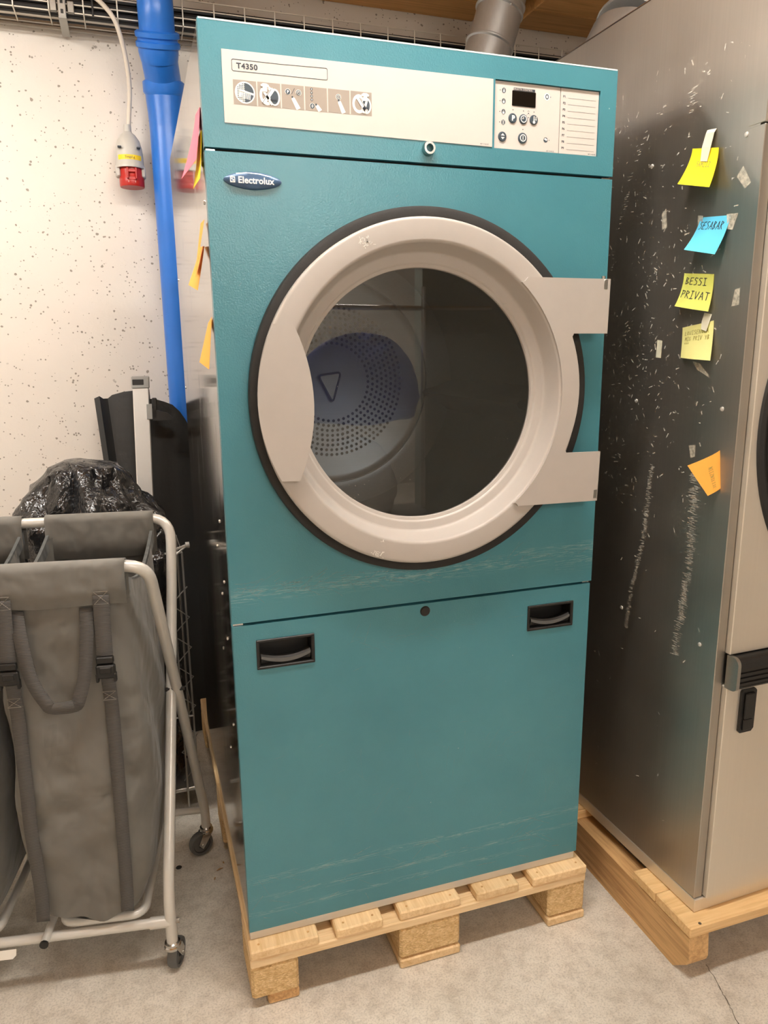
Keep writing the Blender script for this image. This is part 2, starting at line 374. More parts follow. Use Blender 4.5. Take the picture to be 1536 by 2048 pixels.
mb = MB(); mb.box(XL, XR, YB-.012, YB, 2.376, 2.386, 'plaster', .002); mb.box(XL, XR, YB-.006, YB, 2.391, 2.397, 'plaster', .001); mb.build('trim_1', kind='structure')
# crack in the floor
P = smooth_path([(.972, -.240, 0), (.966, -.262, 0), (.955, -.298, 0), (.949, -.315, 0), (.944, -.335, 0), (.938, -.35, 0), (.927, -.381, 0), (.92, -.43, 0), (.90, -.5, 0)], 4)
mb = MB(); random.seed(3); L = []; 
for i, p in enumerate(P):
    j = random.uniform(-.0018, .0018); w = random.uniform(.0004, .0011); L.append(((p.x+j-w, p.y, .0006), (p.x+j+w, p.y, .0006)))
for i in range(len(L)-1): mb.add([L[i][0], L[i][1], L[i+1][1], L[i+1][0]], [[0, 1, 2, 3]], 'crack')
mb.build('crack', fl)

# ------------------------------------------------------------------ lamps (above, outside the frame; seen only as reflections; the trolley one is added to brighten the wall)
for i, (x, y, lx, ly, _) in enumerate(LAMPS):
    z = 2.572 if y > .1 else CEIL
    t = thing('ceiling_lamp', ['long white strip lamp on the ceiling above the tumble dryer front', 'added white strip lamp above the laundry trolley, brightening the back wall', 'long white strip lamp on the ceiling over the aisle', 'long white strip lamp on the ceiling at the far end of the room'][i], 'lamp', (x, y, z), 'strip lamps on the ceiling')
    MB().box(x-lx/2, x+lx/2, y-ly/2, y+ly/2, z-.05, z, 'enamel', .004).build('housing', t)
    MB().box(x-lx/2+.02, x+lx/2-.02, y-ly/2+.015, y+ly/2-.015, z-.075, z-.05, 'lamp', .004).build('diffuser', t)

# ------------------------------------------------------------------ pallet under the dryer
def pallet(x0, y0, name, label):
    t = thing(name, label, 'pallet', (x0+.4, y0+.6, 0))
    random.seed(11); Y1 = y0+1.2
    def wood(n, box, mt, shift=0, b=.003):
        o = MB().box(*box, mt, b); return o.build(n, t)
    tops = [(0, .145), (.182, .288), (.3275, .4725), (.512, .618), (.655, .8)]
    for a, b in tops:
        j = random.uniform(-.003, .003); wood('top_board', (x0+a, x0+b, y0+j, Y1+j, .1225, .144), 'pal_y')
    for i, ya in enumerate((y0, y0+.5275, Y1-.145)): wood('cross_board', (x0, x0+.8, ya+.002, ya+.145, .1005, .1220), 'pal_x')
    for i, (a, b) in enumerate(((0, .1), (.3275, .4725), (.7, .8))):
        for k, ya in enumerate((y0, y0+.5275, Y1-.145)): wood('block', (x0+a, x0+b, ya+.003, ya+.145, .0222, .1002), 'chip', 0, .006)
    wood('bottom_board', (x0+.034, x0+.1, y0+.006, Y1, 0, .0218), 'skid_y'); wood('bottom_board', (x0+.3275, x0+.4725, y0, Y1, 0, .0218), 'pal_y'); wood('bottom_board', (x0+.7, x0+.8, y0, Y1, 0, .0218), 'pal_y')
    # nails
    for a, b in tops:
        for k in (a+.02, b-.02):
            m = MB(); m.lathe([(.0001, .1446), (.0026, .1445), (.0026, .143)], 'grain', (x0+k, y0+.018, 0), 'Z', 8); m.build('nail', t)
    return t
pallet(-.005, -.030, 'wooden_pallet', 'pine pallet with chipboard blocks under the teal tumble dryer')

# ------------------------------------------------------------------ tumble dryer
DX, DZ = .7855, 1.868
dr = thing('tumble_dryer', 'teal industrial tumble dryer with round beige door, standing on pallet', 'tumble dryer', (DX/2, .46, .144))
# carcass
MB().box(0, .0015, .021, .92, .146, DZ-.004, 'side').build('side_panel', dr, label='mirror-like steel left side panel')
MB().box(DX-.0015, DX, .021, .92, .146, DZ-.004, 'dkside').build('side_panel', dr)
MB().box(.0016, DX-.0016, .021, .92, DZ-.006, DZ-.004, 'dkside').build('top_panel', dr)
MB().box(.0016, DX-.0016, .917, .919, .148, DZ-.007, 'dkside').build('back_panel', dr)
MB().box(.0016, DX-.0016, .021, .9165, .148, .150, 'dkside').build('bottom_panel', dr)
mb = MB(); mb.box(.001, DX-.006, .004, .02, .1445, .1645, 'plinth', .001); mb.build('plinth', dr)
# bright seam catches and the gaps
for q in ((.002, .018, .006, .0205, 1.6695, 1.6765), (DX-.02, DX-.002, .006, .0205, 1.6695, 1.6765), (.002, .022, .004, .0205, .8405, .8465), (DX-.02, DX-.002, .006, .0205, .8405, .8465)):
    MB().box(*q, 'chrome', .001).build('seam_clip', dr)
mb = MB(); mb.box(.019, DX-.021, .012, .0205, 1.668, 1.6775, 'black'); mb.build('seam_shade', dr)  # black strip stands in for the shade inside the panel gap
# upper control panel with recess
up_ = MB(); CX0, CX1, CZ0, CZ1 = .5262, .7495, 1.7116, 1.8278
grid_plate(up_, 0, DX, 1.6775, DZ, 0, .0205, [(CX0, CX1, CZ0, CZ1)], 'teal'); up_.box(CX0-.01, CX1+.01, .0206, .022, CZ0-.01, CZ1+.01, 'black')
up_.box(.001, DX-.001, -.0004, .0004, DZ-.0022, DZ+.0002, 'edge_highlight'); upo = up_.build('control_panel', dr)  # pale strip paints the light caught along the panel's top edge
# middle panel with round hole
DC = (.386, 1.260)
def plate_hole(mb, x0, x1, z0, z1, y0, y1, c, r, mat, n=96):
    ins, outs = [], []
    for k in range(n):
        a = 2*PI*k/n; dx, dz = math.cos(a), math.sin(a)
        t = min([(x1-c[0])/dx if dx > 1e-9 else 1e9, (x0-c[0])/dx if dx < -1e-9 else 1e9, (z1-c[1])/dz if dz > 1e-9 else 1e9, (z0-c[1])/dz if dz < -1e-9 else 1e9])
        ins.append((c[0]+r*dx, c[1]+r*dz)); outs.append((c[0]+t*dx, c[1]+t*dz))
    for X, Z in ((x0, z0), (x1, z0), (x1, z1), (x0, z1)):
        k = min(range(n), key=lambda i: (outs[i][0]-X)**2+(outs[i][1]-Z)**2); outs[k] = (X, Z)
    V = [(p[0], y0, p[1]) for p in ins+outs]+[(p[0], y1, p[1]) for p in ins+outs]; F = []
    for k in range(n):
        j = (k+1) % n; F += [[k, j, n+j, n+k], [2*n+k, 3*n+k, 3*n+j, 2*n+j], [k, 2*n+k, 2*n+j, j], [n+k, n+j, 3*n+j, 3*n+k]]
    mb.add(V, F, mat)
mb = MB(); plate_hole(mb, 0, DX, .8460, 1.6720, 0, .0205, DC, .300, 'teal'); mid = mb.build('front_panel', dr)
# lower panel with handle holes
HL = [(.0475, .1525, .7525, .8040), (.6330, .7370, .7525, .8010)]
mb = MB(); grid_plate(mb, 0, DX-.003, .1660, .8405, 0, .0205, HL, 'teal'); low = mb.build('service_panel', dr)
for (a, b, c, d) in HL:
    h = MB(); e = .0045
    # rim
    for q in ((a-e, b+e, d-.001, d+e), (a-e, b+e, c-e, c+.001), (a-e, a+.001, c, d), (b-.001, b+e, c, d)): h.box(q[0], q[1], -.003, .004, q[2], q[3], 'black', .0012)
    # cup
    h.box(a, a+.002, 0, .034, c, d, 'black'); h.box(b-.002, b, 0, .034, c, d, 'black'); h.box(a, b, 0, .034, d-.002, d, 'black'); h.box(a, b, 0, .034, c, c+.002, 'black'); h.box(a, b, .033, .036, c, d, 'black')
    ho = h.build('recessed_handle', dr)
    g = MB(); n = 16; V = []; F = []
    for k in range(n+1):
        t = k/n; x = a+.004+(b-a-.008)*t; sag = 4*t*(1-t)
        V += [(x, .004, c+.003+.002), (x, -.001, c+.020-.010*sag), (x, .004, c+.026-.010*sag), (x, .012, c+.026-.010*sag)]
    for k in range(n):
        for j in range(3): F.append([k*4+j, (k+1)*4+j, (k+1)*4+j+1, k*4+j+1])
    g.add(V, F, 'black', False); V2 = []
    F2 = []
    for k in range(n+1):
        t = k/n; x = a+.004+(b-a-.008)*t; sag = 4*t*(1-t); zt = c+.0205-.010*sag
        V2 += [(x, -.0018, zt-.0032-.0015*sag), (x, -.0018, zt+.0022+.001*sag)]
    for k in range(n): F2.append([2*k, 2*k+2, 2*k+3, 2*k+1])
    g.add(V2, F2, 'caster_t'); g.build('grip_lip', ho)
mb = MB(); mb.lathe([(.0001, -.004), (.009, -.0035), (.0108, -.001), (.0108, .001)], 'rubber', (.3905, 0, .8243), 'Y', 24); mb.build('screw_plug', dr)
mb = MB(); mb.lathe([(.0001, .006), (.0065, .006), (.0068, -.010), (.0105, -.010), (.0118, -.006), (.0118, .001)], 'chrome', (.3946, 0, 1.7009), 'Y', 28); mb.lathe([(.0001, .003), (.0066, .003)], 'black', (.3946, 0, 1.7009), 'Y', 20); mb.build('lock_barrel', dr)
random.seed(17)
def scratches(parent, boxes):
    mb = MB()
    for (x0, x1, z0, z1, n_, lmin, lmax, am, w_) in boxes:
        for k in range(n_):
            x, z = random.uniform(x0, x1), random.uniform(z0, z1); a = random.gauss(am, .5); L = random.uniform(lmin, lmax); bend = random.uniform(-.3, .3); w = random.uniform(.4, 1)*w_; P = []
            for i in range(5): P.append((x, z)); x += math.cos(a)*L/4; z += math.sin(a)*L/4; a += bend/4
            for i in range(4):
                (ax, az), (bx_, bz_) = P[i], P[i+1]; d = Vector((bx_-ax, bz_-az)).normalized(); nx, nz = -d.y*w, d.x*w
                if not all(.002 < q[0] < DX-.004 for q in (P[i], P[i+1])): continue
                mb.add([(ax+nx, -.0002, az+nz), (ax-nx, -.0002, az-nz), (bx_-nx, -.0002, bz_-nz), (bx_+nx, -.0002, bz_+nz)], [[0, 1, 2, 3]], 'scratch')
    mb.build('scratch', parent, 'stuff')
scratches(low, [(.05, .75, .36, .72, 40, .004, .03, 0.1, .00022), (.0, .76, .275, .295, 34, .01, .06, .05, .0003), (.0, .76, .228, .25, 34, .01, .07, .05, .00035), (.0, .76, .19, .21, 16, .01, .05, .05, .0004), (.2, .6, .76, .79, 24, .01, .05, .08, .0002), (.25, .74, .3, .5, 14, .03, .08, 1.2, .0002)])
scratches(mid, [(.005, .40, .895, .925, 150, .006, .04, .04, .00032), (.3, .76, .90, .93, 50, .01, .05, .05, .00025), (.02, .75, 1.0, 1.66, 40, .002, .012, .3, .0002)])
# door gasket, ring, glass
mb = MB(); mb.lathe([(.3000, .0000), (.3415, .0), (.3435, -.006), (.3415, -.016), (.335, -.0195), (.322, -.0195), (.318, -.016), (.300, -.012), (.3000, .0)], 'rubber', (.3935, 0, 1.260), 'Y', 128); mb.build('door_gasket', dr)
door = MB(); c3 = (.3845, 0, 1.2600)
door.lathe([(.298, -.0205), (.3185, -.0205), (.3205, -.024), (.3205, -.036), (.3190, -.0395), (.3165, -.0412), (.3140, -.0415), (.2830, -.0415), (.2800, -.0412), (.2775, -.0395), (.2762, -.036), (.2668, -.008), (.2655, -.003), (.2635, .0000), (.2605, .0012), (.2480, .0018), (.2465, .0026), (.2440, .0060), (.2385, .0075), (.2375, .0100), (.2375, .018), (.250, .020)], 'beige', c3, 'Y', 160)
door_o = door.build('door_ring', dr)
random.seed(31); mb = MB()
for (cx_, cz_, sx_, sz_, n_) in ((.262, 1.532, .010, .008, 46), (.276, .965, .012, .008, 46), (.278, 1.493, .006, .003, 14), (.290, .995, .008, .004, 14)):
    for k in range(n_):
        x, z = random.gauss(cx_, sx_*.6), random.gauss(cz_, sz_*.6); a = random.uniform(0, PI); L = random.uniform(.0008, .003); w = random.uniform(.0002, .0006)
        if not .284 < math.hypot(x-c3[0], z-1.26) < .316: continue
        mb.add([(x+math.cos(a)*L-math.sin(a)*w, -.0419, z+math.sin(a)*L+math.cos(a)*w), (x-math.cos(a)*L-math.sin(a)*w, -.0419, z-math.sin(a)*L+math.cos(a)*w), (x-math.cos(a)*L+math.sin(a)*w, -.0419, z-math.sin(a)*L-math.cos(a)*w), (x+math.cos(a)*L+math.sin(a)*w, -.0419, z+math.sin(a)*L-math.cos(a)*w)], [[0, 1, 2, 3]], 'white')
mb.build('paint_chips', door_o, 'stuff')
g = MB(); g.lathe([(.0001, .0120), (.2376, .0125)], 'glass', c3, 'Y', 96); go = g.build('door_glass', dr)
# handle plate (lens-shaped)
def arc_pts(p, q, bulge, n=14):
    out = []; d = Vector((q[0]-p[0], q[1]-p[1])); nn = Vector((-d.y, d.x)).normalized()
    for k in range(n+1):
        t = k/n; s_ = 4*t*(1-t)*bulge; out.append((p[0]+d.x*t+nn.x*s_, p[1]+d.y*t+nn.y*s_))
    return out
def Yp(x, z, Y): k = (1.3293+Y)/1.3293; return (-.138+(x+.138)*k, 1.3467+(z-1.3467)*k)
HY = -.054
A, Bp, Cc, D = Yp(.1010, 1.3955, HY), Yp(.1378, 1.3955, HY), Yp(.1400, 1.1110, HY), Yp(.1060, 1.1125, HY)
rim = arc_pts(Bp, Cc, .031) + arc_pts(D, A, .034)
mb = MB(); mb.poly([(x, HY, z) for x, z in rim], 'beige', (0, .003, 0)); mb.box(A[0]+.002, A[0]+.030, HY+.003, -.036, 1.17, 1.35, 'beige', .004); 
mb.build('door_handle', dr)
# hinge plate
HYp = -.0455; r_in = .2795; px = lambda x, z: Yp(x, z, HYp)
tr_, br_ = px(.7945, 1.4848), px(.7890, 1.0263); cut = [px(.7930, 1.3772), px(.7140, 1.3774)]; cut2 = [px(.7085, 1.1340), px(.7915, 1.1327)]
tl, bl = px(.600, 1.4840), px(.594, 1.0285)
pts = [(tl[0]+.006, tl[1]+.001), tr_, cut[0], (cut[1][0], cut[1][1])] + [(p[0], p[1]) for p in arc_pts((cut[1][0]-.003, cut[1][1]-.006), (cut2[0][0]-.003, cut2[0][1]+.006), .0235, 12)] + [cut2[0], cut2[1], br_, (bl[0]+.004, bl[1])]
# inner edge follows the bowl rim
a0 = math.atan2(bl[1]-DC[1], bl[0]-c3[0]); a1 = math.atan2(tl[1]-DC[1], tl[0]-c3[0])
inner = [(c3[0]+r_in*math.cos(a0+(a1-a0)*k/24), 1.26+r_in*math.sin(a0+(a1-a0)*k/24)) for k in range(25)]
pts = pts+[(bl[0], bl[1]+.006)]+inner+[(tl[0], tl[1]-.006)]
from mathutils.geometry import tessellate_polygon
tri = tessellate_polygon([[Vector((p[0], p[1], 0)) for p in pts]])
mb = MB(); n = len(pts); V = [(p[0], HYp, p[1]) for p in pts]+[(p[0], HYp+.005, p[1]) for p in pts]
mb.add(V, [list(t) for t in tri]+[[n+i for i in t][::-1] for t in tri]+[[i, (i+1) % n, n+(i+1) % n, n+i] for i in range(n)], 'beige')
hp = mb.build('hinge_plate', dr)
for z in (1.470, 1.052):
    mb = MB(); mb.box(.7475, .7570, -.046, -.002, z-.0095, z+.0095, 'zinc', .001); mb.tube([(.752, -.036, z-.016), (.752, -.036, z+.016)], .004, 'chrome', 10); mb.build('hinge_pin', hp)
for z in (1.43, 1.055): MB().box(.705, .745, -.0405, -.001, z, z+.03, 'dkside').build('hinge_bracket', dr)
# drum
mb = MB(); cD = (.386, 0, 1.262)
mb.lathe([(.245, .03), (.30, .035), (.345, .055), (.352, .09), (.352, .62), (.346, .66), (.30, .695), (.286, .700), (.280, .694), (.274, .700), (.262, .706), (.0001, .706)], 'drum', cD, 'Y', 96); drm = mb.build('drum', dr)
mb = MB(); nh = 0
for i in range(8):
    r = .108+i*.0138; k = int(2*PI*r/.0150); 
    for j in range(k):
        a = 2*PI*(j+.5*(i % 2))/k; x, z = cD[0]+r*math.cos(a), cD[2]+r*math.sin(a); rr = .0044
        mb.add([(x+rr*math.cos(b*PI/4), .7045, z+rr*math.sin(b*PI/4)) for b in range(8)], [list(range(8))], 'black')
mb.build('perforation', drm, 'stuff')
mb = MB(); tri = [(-.036, .026), (.030, .034), (.004, -.050)]
tp = fillet([((tri[0][0]+tri[1][0])/2, 0, (tri[0][1]+tri[1][1])/2), (tri[1][0], 0, tri[1][1]), (tri[2][0], 0, tri[2][1]), (tri[0][0], 0, tri[0][1]), ((tri[0][0]+tri[1][0])/2, 0, (tri[0][1]+tri[1][1])/2)], .012, 4)[:-1]
tp = [(cD[0]-.004+p.x, .694, cD[2]-.006+p.z) for p in tp]
mb.poly(tp, 'zinc', (0, .01, 0)); mb.tube(tp, .003, 'black', 6, closed=True); mb.build('drum_hub', drm)
for a in (-.12, 2*PI/3-.12, 4*PI/3-.12):
    mb = MB(); ca, sa = math.cos(a), math.sin(a)
    T = lambda u, v, w: (cD[0]+ca*u-sa*w, v, cD[2]+sa*u+ca*w)
    pr = [(.351, -.045), (.30, -.020), (.265, -.008), (.258, 0), (.265, .008), (.30, .020), (.351, .045)]
    V = [T(p[0], .10, p[1]) for p in pr]+[T(p[0], .66, p[1]) for p in pr]; n = len(pr)
    mb.add(V, [[i, i+1, n+i+1, n+i] for i in range(n-1)]+[list(range(n)), list(range(n, 2*n))[::-1]], 'drum', True); mb.build('drum_lifter', drm)

# ---- flat print on the control panel: P(x,z,layer)
def disc(mb, x, z, r, mat, L, y0, n=20, r0=0, a0=0, a1=2*PI, sx=1, sz=1):
    y = y0-L*.00022; k = n
    if r0 <= 0:
        full = abs(a1-a0-2*PI) < 1e-6
        V = [(x+sx*r*math.cos(a0+(a1-a0)*i/k), y, z+sz*r*math.sin(a0+(a1-a0)*i/k)) for i in range(k if full else k+1)]
        if not full: V.append((x, y, z))
        mb.add(V, [list(range(len(V)))], mat)
    else:
        V = []
        for i in range(k+1):
            a = a0+(a1-a0)*i/k; V += [(x+sx*r*math.cos(a), y, z+sz*r*math.sin(a)), (x+sx*r0*math.cos(a), y, z+sz*r0*math.sin(a))]
        mb.add(V, [[2*i, 2*i+1, 2*i+3, 2*i+2] for i in range(k)], mat)
def rect(mb, x0, x1, z0, z1, mat, L, y0): y = y0-L*.00022; mb.add([(x0, y, z0), (x1, y, z0), (x1, y, z1), (x0, y, z1)], [[0, 1, 2, 3]], mat)
def pol(mb, P, mat, L, y0): y = y0-L*.00022; t = tessellate_polygon([[Vector((p[0], p[1], 0)) for p in P]]); mb.add([(p[0], y, p[1]) for p in P], [list(q) for q in t], mat)
def line(mb, P, w, mat, L, y0):
    for i in range(len(P)-1):
        a, b = Vector(P[i]), Vector(P[i+1]); d = (b-a); 
        if d.length < 1e-9: continue
        n = Vector((-d.y, d.x)).normalized()*w/2; e = d.normalized()*w*.3; a = a-e; b = b+e
        pol(mb, [a+n, b+n, b-n, a-n], mat, L, y0)
def txt(mb, s, x, z, size, mat, L, y0, align='LEFT', sp=1.0, bold=0.0, sx=1):
    V, F = text_mesh(s, size, align, sp, bold); mb.add([(x+v.x*sx, y0-L*.00022, z+v.y) for v in V], F, mat)
LY = -.0012
mb = MB(); mb.poly([(.0353, LY, 1.8253), (.5215, LY, 1.8268), (.5215, LY, 1.7130), (.0350, LY, 1.7162)], 'label', (0, .0012, 0)); lab = mb.build('instruction_label', dr)
mb = MB(); txt(mb, 'T4350', .0585, 1.7990, .0115, 'ink', 1, LY, bold=.0004, sx=1.08, sp=1.08); mb.build('lettering', lab)
mb = MB(); rr = [Vector((.0510+.002, 0, 1.8115)), ]
fr = [(.0510, 1.8118), (.2108, 1.8135), (.2108, 1.7955), (.0510, 1.7945)]
q = fillet([((fr[0][0]+fr[1][0])/2, fr[0][1], 0), (*fr[1], 0), (*fr[2], 0), (*fr[3], 0), (*fr[0], 0), ((fr[0][0]+fr[1][0])/2, fr[0][1], 0)], .003, 4)
line(mb, [(p.x, p.y) for p in q], .0009, 'ink', 1, LY); mb.build('name_frame', lab)
mb = MB(); txt(mb, '487 19 60-20', .497, 1.7155, .0035, 'ink', 1, LY, sx=.9); mb.build('lettering', lab)
def pictogram(i):
    m = MB(); x0 = .0515+i*.0399; x1 = x0+.0378; z0 = 1.7450+i*.0002; z1 = z0+.0370; cx, cz = (x0+x1)/2, (z0+z1)/2; y = LY
    rect(m, x0, x1, z0, z1, 'taupe', 1, y)
    X = lambda u: x0+(x1-x0)*u
    Z = lambda v: z0+(z1-z0)*v
    def finger(u0, v0, u1, v1, w):
        a = Vector((X(u0), Z(v0))); b = Vector((X(u1), Z(v1))); d = (a-b).normalized(); n = Vector((-d.y, d.x))*w/2
        tip = [(a+n*math.cos(t)*1.0+d*math.sin(t)*w*.5) for t in [PI*k/8 for k in range(9)]]
        pol(m, tip+[b-n*1.25, b+n*1.25], 'white', 2, y); disc(m, a.x+d.x*.0035, a.y+d.y*.0035, .0016, 'navy', 3, y, 8)
    if i == 0:
        disc(m, cx, cz, .0165, 'white', 2, y, 28); disc(m, cx, cz, .0145, 'navy', 3, y, 24, 0, -PI/2, PI/2)
        for a in range(-5, 1):
            for b in range(-5, 6):
                xx, zz = cx+a*.0026-.0008, cz+b*.0026
                if (xx-cx)**2+(zz-cz)**2 < .0138**2: rect(m, xx-.0008, xx+.0008, zz-.0008, zz+.0008, 'navy', 3, y)
        line(m, [(cx-.008, cz+.003), (cx+.015, cz-.002)], .003, 'white', 4, y)
        for k in range(9): line(m, [(cx-.008+k*.0021, cz+.002-k*.0004), (cx-.009+k*.0021, cz-.007-k*.0004)], .0011, 'white', 4, y)
    elif i in (1, 5):
        s = 1 if i == 1 else -1
        dx = -.003 if i == 1 else .0
        disc(m, cx-.004, cz-.001, .0150, 'white', 2, y, 24, .010, 0, 2*PI, .8, 1.0); disc(m, cx-.004, cz-.001, .0100, 'taupe', 2, y, 24, 0, 0, 2*PI, .8, 1)
        disc(m, cx+.009, cz-.003, .0125, 'white', 3, y, 24, 0, 0, 2*PI, .72, 1.05); disc(m, cx+.0085, cz-.003, .0105, 'navy', 4, y, 24, 0, 0, 2*PI, .65, 1.0)
        line(m, [(cx-.009*s, cz-.012), (cx+.006*s, cz+.008)], .0062, 'white', 5, y); line(m, [(cx+.004, cz-.014), (cx-.010*s, cz+.006)], .004, 'white', 5, y)
        line(m, [(cx-.0115*s, cz-.013), (cx+.0035*s, cz+.0085)], .0007, 'navy', 6, y)
        # shirt
        sx_, sz_ = (cx-.007, cz+.010) if i == 1 else (cx+.007, cz+.010)
        pol(m, [(sx_-.007, sz_+.004), (sx_-.003, sz_+.0065), (sx_+.003, sz_+.0065), (sx_+.007, sz_+.004), (sx_+.0055, sz_+.001), (sx_+.0035, sz_+.002), (sx_+.0035, sz_-.006), (sx_-.0035, sz_-.006), (sx_-.0035, sz_+.002), (sx_-.0055, sz_+.001)], 'white', 7, y)
        line(m, [(cx+.012, cz-.006), (cx+.004, cz-.008)], .0016, 'ink', 8, y); pol(m, [(cx+.001, cz-.0078), (cx+.005, cz-.0045), (cx+.0052, cz-.0105)], 'ink', 8, y)
    elif i == 2:
        for u, ch in ((.28, 'P'), (.76, 'C')):
            disc(m, X(u), Z(.70), .0048, 'white', 2, y, 18); disc(m, X(u), Z(.70), .0041, 'navy', 3, y, 18)
            if ch == 'P': txt(m, 'P', X(u), Z(.70)-.0021, .006, 'white', 4, y, 'CENTER', bold=.0003)
            else: disc(m, X(u), Z(.70), .0028, 'white', 4, y, 16, .0022); line(m, [(X(u)-.0016, Z(.70)), (X(u), Z(.70)), (X(u), Z(.70)+.0018)], .0006, 'white', 4, y)
        line(m, [(X(.45), Z(.62)), (X(.58), Z(.86))], .0008, 'ink', 2, y); finger(.52, .42, .74, 0.02, .0060)
    elif i == 3:
        for k in range(4): disc(m, X(.30), Z(.90-k*.145), .0021, 'ink', 2, y, 12); disc(m, X(.30), Z(.90-k*.145), .0010, 'white', 3, y, 8, 0, 0, 2*PI, .8, 1.3)
        disc(m, X(.32), Z(.20), .0046, 'white', 2, y, 18); disc(m, X(.32), Z(.20), .0040, 'navy', 3, y, 18)
        pol(m, [(X(.32)-.002, Z(.20)+.0006), (X(.32)+.002, Z(.20)+.0006), (X(.32), Z(.20)+.0027)], 'white', 4, y); pol(m, [(X(.32)-.002, Z(.20)-.0006), (X(.32), Z(.20)-.0027), (X(.32)+.002, Z(.20)-.0006)], 'white', 4, y)
        finger(.55, .20, .68, 0.02, .0058)
    elif i == 4:
        disc(m, X(.48), Z(.68), .0048, 'white', 2, y, 18); disc(m, X(.48), Z(.68), .0041, 'navy', 3, y, 18); disc(m, X(.48), Z(.68), .0030, 'white', 4, y, 18, .0023); rect(m, X(.48)-.0004, X(.48)+.0004, Z(.68)-.0016, Z(.68)+.0016, 'white', 4, y)
        finger(.53, .45, .72, 0.02, .0060)
    m.build('pictogram', lab)
for i in range(6): pictogram(i)
# control plate (recessed)
CY = .0035
mb = MB(); mb.box(CX0+.001, .6640, CY, .0204, CZ0+.001, CZ1-.001, 'label', .0004); mb.box(.6652, CX1-.001, CY, .0204, CZ0+.001, CZ1-.001, 'label', .0004); cpl = mb.build('control_plate', dr)
def button(x, z, kind, r=.0086):
    m = MB(); m.lathe([(.0001, CY-.0022), (r-.001, CY-.0020), (r, CY-.0008), (r, CY+.0005)], 'navy', (x, 0, z), 'Y', 28); y = CY-.0023
    if kind == 'P': txt(m, 'P', x+.0003, z-.0042, .0120, 'white', 1, y, 'CENTER', bold=.0006)
    if kind == 'time': disc(m, x, z, .0064, 'white', 1, y, 24, .0050); pol(m, [(x, z), (x-.0036, z), (x-.0036, z+.0008), (x-.0009, z+.0008), (x-.0009, z+.0038), (x, z+.0038)], 'white', 1, y)
    if kind == 'temp':
        rect(m, x-.0015, x+.0009, z-.003, z+.0058, 'white', 1, y); disc(m, x-.0003, z-.0042, .0026, 'white', 1, y, 14); rect(m, x-.0007, x+.0001, z+.001, z+.005, 'navy', 2, y)
        rect(m, x+.0030, x+.0044, z+.0004, z+.0052, 'white', 1, y); pol(m, [(x+.0018, z+.0008), (x+.0056, z+.0008), (x+.0037, z-.0020)], 'white', 1, y)
    if kind == 'updown': pol(m, [(x-.0040, z+.0012), (x+.0040, z+.0012), (x, z+.0052)], 'white', 1, y); pol(m, [(x-.0040, z-.0012), (x, z-.0052), (x+.0040, z-.0012)], 'white', 1, y); rect(m, x-.006, x+.006, z-.0004, z+.0004, 'ink', 1, y)
    if kind == 'start': disc(m, x, z, .0064, 'white', 1, y, 24, .0048); rect(m, x-.0007, x+.0007, z-.0034, z+.0034, 'white', 1, y)
    m.build('button', cpl)
button(.5645, 1.7661, 'P'); button(.5867, 1.7661, 'time'); button(.6087, 1.7665, 'temp'); button(.5440, 1.7333, 'updown', .0086); button(.5863, 1.7335, 'start', .0095)
mb = MB()
mb.box(.5625, .6120, CY-.0015, CY+.001, 1.7875, 1.8135, 'display', .0012); mb.build('display', cpl)
mb = MB(); rect(mb, .5655, .6100, 1.8140, 1.8182, 'ink', 1, CY); txt(mb, 'SELECTA CONTROL', .5660, 1.8147, .0039, 'label', 2, CY, sp=1.15, sx=.98, bold=.0001)
for k in range(4):
    zz = 1.8115-k*.0179; disc(mb, .5455, zz, .0046, 'navy', 1, CY, 18, 0, 0, 2*PI, .85, 1); disc(mb, .5380, zz, .0009, 'ink', 1, CY, 8)
    if k < 3: disc(mb, .5455, zz-.001, .0021+.0003*k, 'white', 2, CY, 12, 0, 0, 2*PI, .8, 1.1); pol(mb, [(.5455-.0014, zz), (.5455+.0014, zz), (.5455, zz+.0038)], 'white', 2, CY)
    else:
        for d in (-.0012, .0012): line(mb, [(.5455+d, zz-.0036), (.5455+d*.6, zz), (.5455+d, zz+.0036)], .0007, 'white', 2, CY)
for x, z in ((.5650, 1.7805), (.5868, 1.7803), (.6090, 1.7802), (.5867, 1.7485), (.5975, 1.7698)): disc(mb, x, z, .0010, 'ink', 1, CY, 8)
disc(mb, .5975, 1.7770, .0012, 'ink', 1, CY, 8); line(mb, [(.5935, 1.7735), (.5955, 1.7755)], .0005, 'ink', 1, CY); line(mb, [(.6015, 1.7735), (.5995, 1.7755)], .0005, 'ink', 1, CY); line(mb, [(.5955, 1.780), (.5975, 1.7815), (.5995, 1.780)], .0006, 'ink', 1, CY)
disc(mb, .6355, 1.8085, .0062, 'white', 1, CY, 18); disc(mb, .6355, 1.8085, .0046, 'navy', 2, CY, 18, .0026, 0, 2*PI, .8, 1.0); disc(mb, .6430, 1.8085, .0009, 'ink', 1, CY, 8)
disc(mb, .6355, 1.7340, .0046, 'navy', 1, CY, 18); pol(mb, [(.6315, 1.7352), (.6350, 1.7375), (.6395, 1.7345), (.6365, 1.7325), (.6345, 1.7340)], 'white', 2, CY); disc(mb, .6430, 1.7340, .0009, 'ink', 1, CY, 8)
txt(mb, '487 19 60-30', .6375, 1.7140, .0034, 'ink', 1, CY, sx=.9); mb.build('printed_symbol', cpl, 'stuff')
mb = MB()
for k in range(9):
    zz = 1.8125-k*.0112; txt(mb, 'P%d' % (k+1), .6700, zz-.002, .0056, 'ink', 1, CY, bold=.00015); rect(mb, .6810, .7420, zz-.0024, zz-.0020, 'ink', 1, CY)
